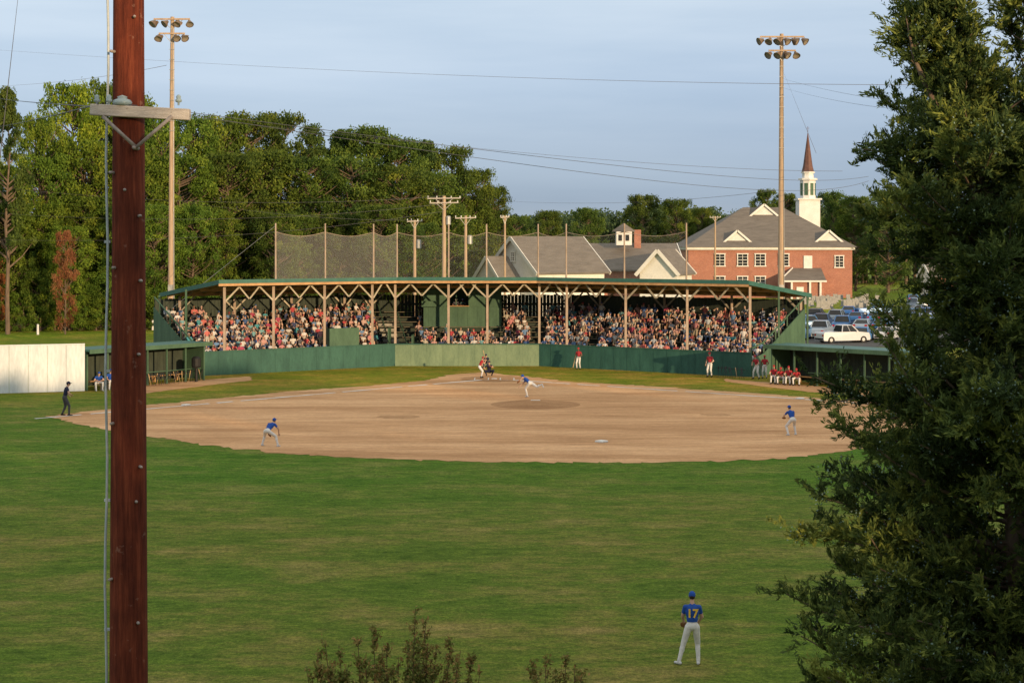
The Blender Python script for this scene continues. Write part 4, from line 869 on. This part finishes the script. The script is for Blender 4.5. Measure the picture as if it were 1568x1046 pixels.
def branch(p0,dirn,L,tb,dens=15,lo=.22,rise=.20):
    p0=Vector(p0); d=Vector(dirn).normalized(); pts=[p0]; n=6
    for i in range(n):
        d=(d+Vector((rd.uniform(-.16,.16),rd.uniform(-.16,.16),rd.uniform(-.08,rise)))).normalized(); pts.append(pts[-1]+d*L/n)
    q.tube(pts,[.010+.012*L*(1-i/n)*.7 for i in range(n+1)],5,0)
    m_=int(dens*L*1.0)+5
    for k in range(m_):
        f=rd.uniform(lo,1)**.75*n; i=min(n-1,int(f)); p=pts[i].lerp(pts[i+1],f-i); dd=(pts[i+1]-pts[i]).normalized()
        side=Vector((rd.gauss(0,1),rd.gauss(0,1),rd.gauss(.35,.7))).normalized(); t=(dd*.7+side*.9).normalized(); l=rd.uniform(.22,.62)*(1.1-.4*f/n)
        tw_p.append(p);tw_d.append(t);tw_l.append(l);tw_t.append(tb+rd.gauss(0,.12)+(.12 if f/n>.8 else 0))
        for _ in range(2):
            t2=(t+Vector((rd.gauss(0,.6),rd.gauss(0,.6),rd.gauss(.2,.5)))).normalized(); tw_p.append(p+t*l*rd.uniform(.2,.9));tw_d.append(t2);tw_l.append(l*.6);tw_t.append(tw_t[-1]+rd.gauss(0,.05))
v=1390.
while v>25:
    R_=np.interp(v,vk,rk); ap=axis_p(v)
    nb=9 if R_>1 else 4
    for _ in range(nb):
        az=rd.uniform(0,2*math.pi); L=R_*rd.uniform(.62,1.04)
        if rd.random()<.25: L*=.55
        hi=.1 if 545<v<640 else .45
        branch(ap+Vector((0,0,rd.uniform(-.15,.15))),(math.cos(az),math.sin(az),rd.uniform(-.3,hi) if v>200 else rd.uniform(.5,1.4)),L*(1 if v>200 else .75),rd.gauss(.42,.18),15,.12,.10 if hi<.2 else .20)
    v-= 22 if v>200 else 19
for (ax0,ay0,bx0,by0,c) in ((1440,180,1387,25,20),(1578,400,1568,0,60)):
    for i in range(c):
        t=rd.random(); p=at(ax0+(bx0-ax0)*t,ay0+(by0-ay0)*t,CY+rd.uniform(-.2,.2)); az=rd.uniform(0,6.28); L=(.7 if c<40 else 1.2)*(1-t*.75)*rd.uniform(.6,1.1); branch(p,(math.cos(az),math.sin(az),rd.uniform(.4,1.3)),L,rd.gauss(.5,.12),14)
nt_=len(tw_p); TP=np.array([tuple(p) for p in tw_p]);TD=np.array([tuple(p) for p in tw_d]);TL=np.array(tw_l);TT=np.array(tw_t)
K=15; f=rng.random((nt_,K)); P=TP[:,None,:]+TD[:,None,:]*(TL[:,None]*f)[:,:,None]+rng.normal(0,.018,(nt_,K,3)); P=P.reshape(-1,3)
DD=np.repeat(TD,K,0)+rng.normal(0,.38,(nt_*K,3)); DD[:,2]+=.15
tint=np.clip(np.repeat(TT,K)+rng.normal(0,.1,nt_*K)+.28*(f.ravel()-.5),0,1)
q.leaves(P,rng.uniform(.055,.135,nt_*K),tint,1,DD,.26)
sel=rng.random(nt_)<.045; cl=TP[sel]; Pb=(cl[:,None,:]+rng.normal(0,.07,(len(cl),14,3))).reshape(-1,3); q.leaves(Pb,.034,rng.random(len(Pb)),2,None,.9)
print('cedar twigs',nt_)
link('cedar_tree',q.mesh('cedar_tree',[M_bark,M_cedar,M_berry]))
q=QB(); SY=22.
M_twig=pmat('red_twig',(.16,.08,.05),(.09,.05,.03),8,.8,.1)
def shrub(cu,tops,seed):
    r2=random.Random(seed); c=at(cu,1045,SY); c.z=0
    for (u,v) in tops:
        t=at(u,v,SY+r2.uniform(-.5,.5)); b=Vector((c.x+r2.uniform(-.15,.15),c.y,0)); mdp=b.lerp(t,.6)+Vector((r2.uniform(-.1,.1),0,0)); mdp.x=c.x+(t.x-c.x)*.75
        pts=[b,b.lerp(mdp,.5),mdp,mdp.lerp(t,.5),t]; q.tube(pts,[.04,.03,.015,.009,.004],5,0)
        for s in range(30):
            f=r2.uniform(.0,1); p=mdp.lerp(t,f); a=r2.uniform(0,6.28); L=r2.uniform(.15,.45)*(1.25-f); e=p+Vector((math.cos(a)*L*.6,math.sin(a)*L*.6,L)); q.tube([p,e],[.005,.002],4,0)
            n=int(14+L*36); ff=rng.random(n); P=np.array(p)+(np.array(e)-np.array(p))*ff[:,None]+rng.normal(0,.025,(n,3)); q.leaves(P,rng.uniform(.035,.08,n),np.clip(.48+rng.normal(0,.22,n)+(.2 if f>.8 else 0),0,1),1,None,.5)
tops=[(636,930),(652,948),(625,985),(572,966),(592,988),(548,982),(498,985),(486,1005),(520,1000),(470,1028),(690,985),(705,995),(722,1008),(668,990),(610,1005),(640,1000),(560,1010),(735,1030),(660,1010),(580,1020),(530,1022),(700,1020),(600,1025),(645,1028),(505,1030),(680,1030),(550,1032),(620,1034),(585,1005),(655,985)]
shrub(600,tops,1); shrub(850,[(815,1018),(835,1012),(866,1008),(880,1022),(850,1028),(890,1035),(822,1030)],2)
link('crepe_myrtle_shrub',q.mesh('crepe_myrtle',[M_twig,M_shrub]))

# ------------------------------------------------------------------ sky, sun, camera
EL=math.radians(8.0); AZ=math.radians(35)
W=bpy.data.worlds.new('World'); S.world=W; W.use_nodes=True; nt=W.node_tree; bg=nt.nodes['Background']
sk=N(nt,'ShaderNodeTexSky',sky_type='NISHITA'); sk.sun_disc=False; sk.sun_elevation=EL; sk.sun_rotation=math.pi-AZ; sk.air_density=1.0; sk.dust_density=.5; sk.ozone_density=2.5
tc=N(nt,'ShaderNodeTexCoord'); sx_=N(nt,'ShaderNodeSeparateXYZ'); nt.links.new(tc.outputs['Generated'],sx_.inputs[0])
hz=ramp(nt,sx_.outputs['Z'],[(0,(2.7,3.3,4.1)),(.025,(2.05,2.75,3.95)),(.06,(2.5,3.2,4.5)),(.10,(3.5,4.25,5.5)),(.15,(4.5,5.2,6.1)),(.4,(6.9,6.9,6.5)),(1,(8.3,8.1,7.3))])
mp=N(nt,'ShaderNodeMapping'); mp.inputs['Scale'].default_value=(1,1,9); nt.links.new(tc.outputs['Generated'],mp.inputs[0])
cl=noise(nt,mp.outputs[0],1.5,6,.55); hz=mix(nt,1.0,hz,ramp(nt,cl,[(.35,(.82,.87,.93)),(.68,(1.22,1.17,1.12))]),'MULTIPLY')
col=mix(nt,.82,sk.outputs['Color'],hz)
nt.links.new(col,bg.inputs['Color']); bg.inputs['Strength'].default_value=.145
sl=bpy.data.lights.new('sun','SUN'); sl.energy=5.0; sl.angle=math.radians(.5); sl.color=(1,.70,.40); so=bpy.data.objects.new('sun',sl); S.collection.objects.link(so)
dv=Vector((-math.sin(AZ)*math.cos(EL),math.cos(AZ)*math.cos(EL),-math.sin(EL))); so.rotation_mode='QUATERNION'; so.rotation_quaternion=dv.to_track_quat('-Z','Y')
cam=bpy.data.cameras.new('camera'); co_=bpy.data.objects.new('camera',cam); S.collection.objects.link(co_); co_.location=(0,0,CAM_H); co_.rotation_euler=(math.pi/2,0,0)
cam.sensor_width=36; cam.lens=36*F/1568; cam.shift_y=-(522.5-HZ)/1568; cam.clip_end=8000; cam.clip_start=.5; S.camera=co_
S.view_settings.view_transform='Standard'; S.view_settings.look='None'; S.view_settings.exposure=0
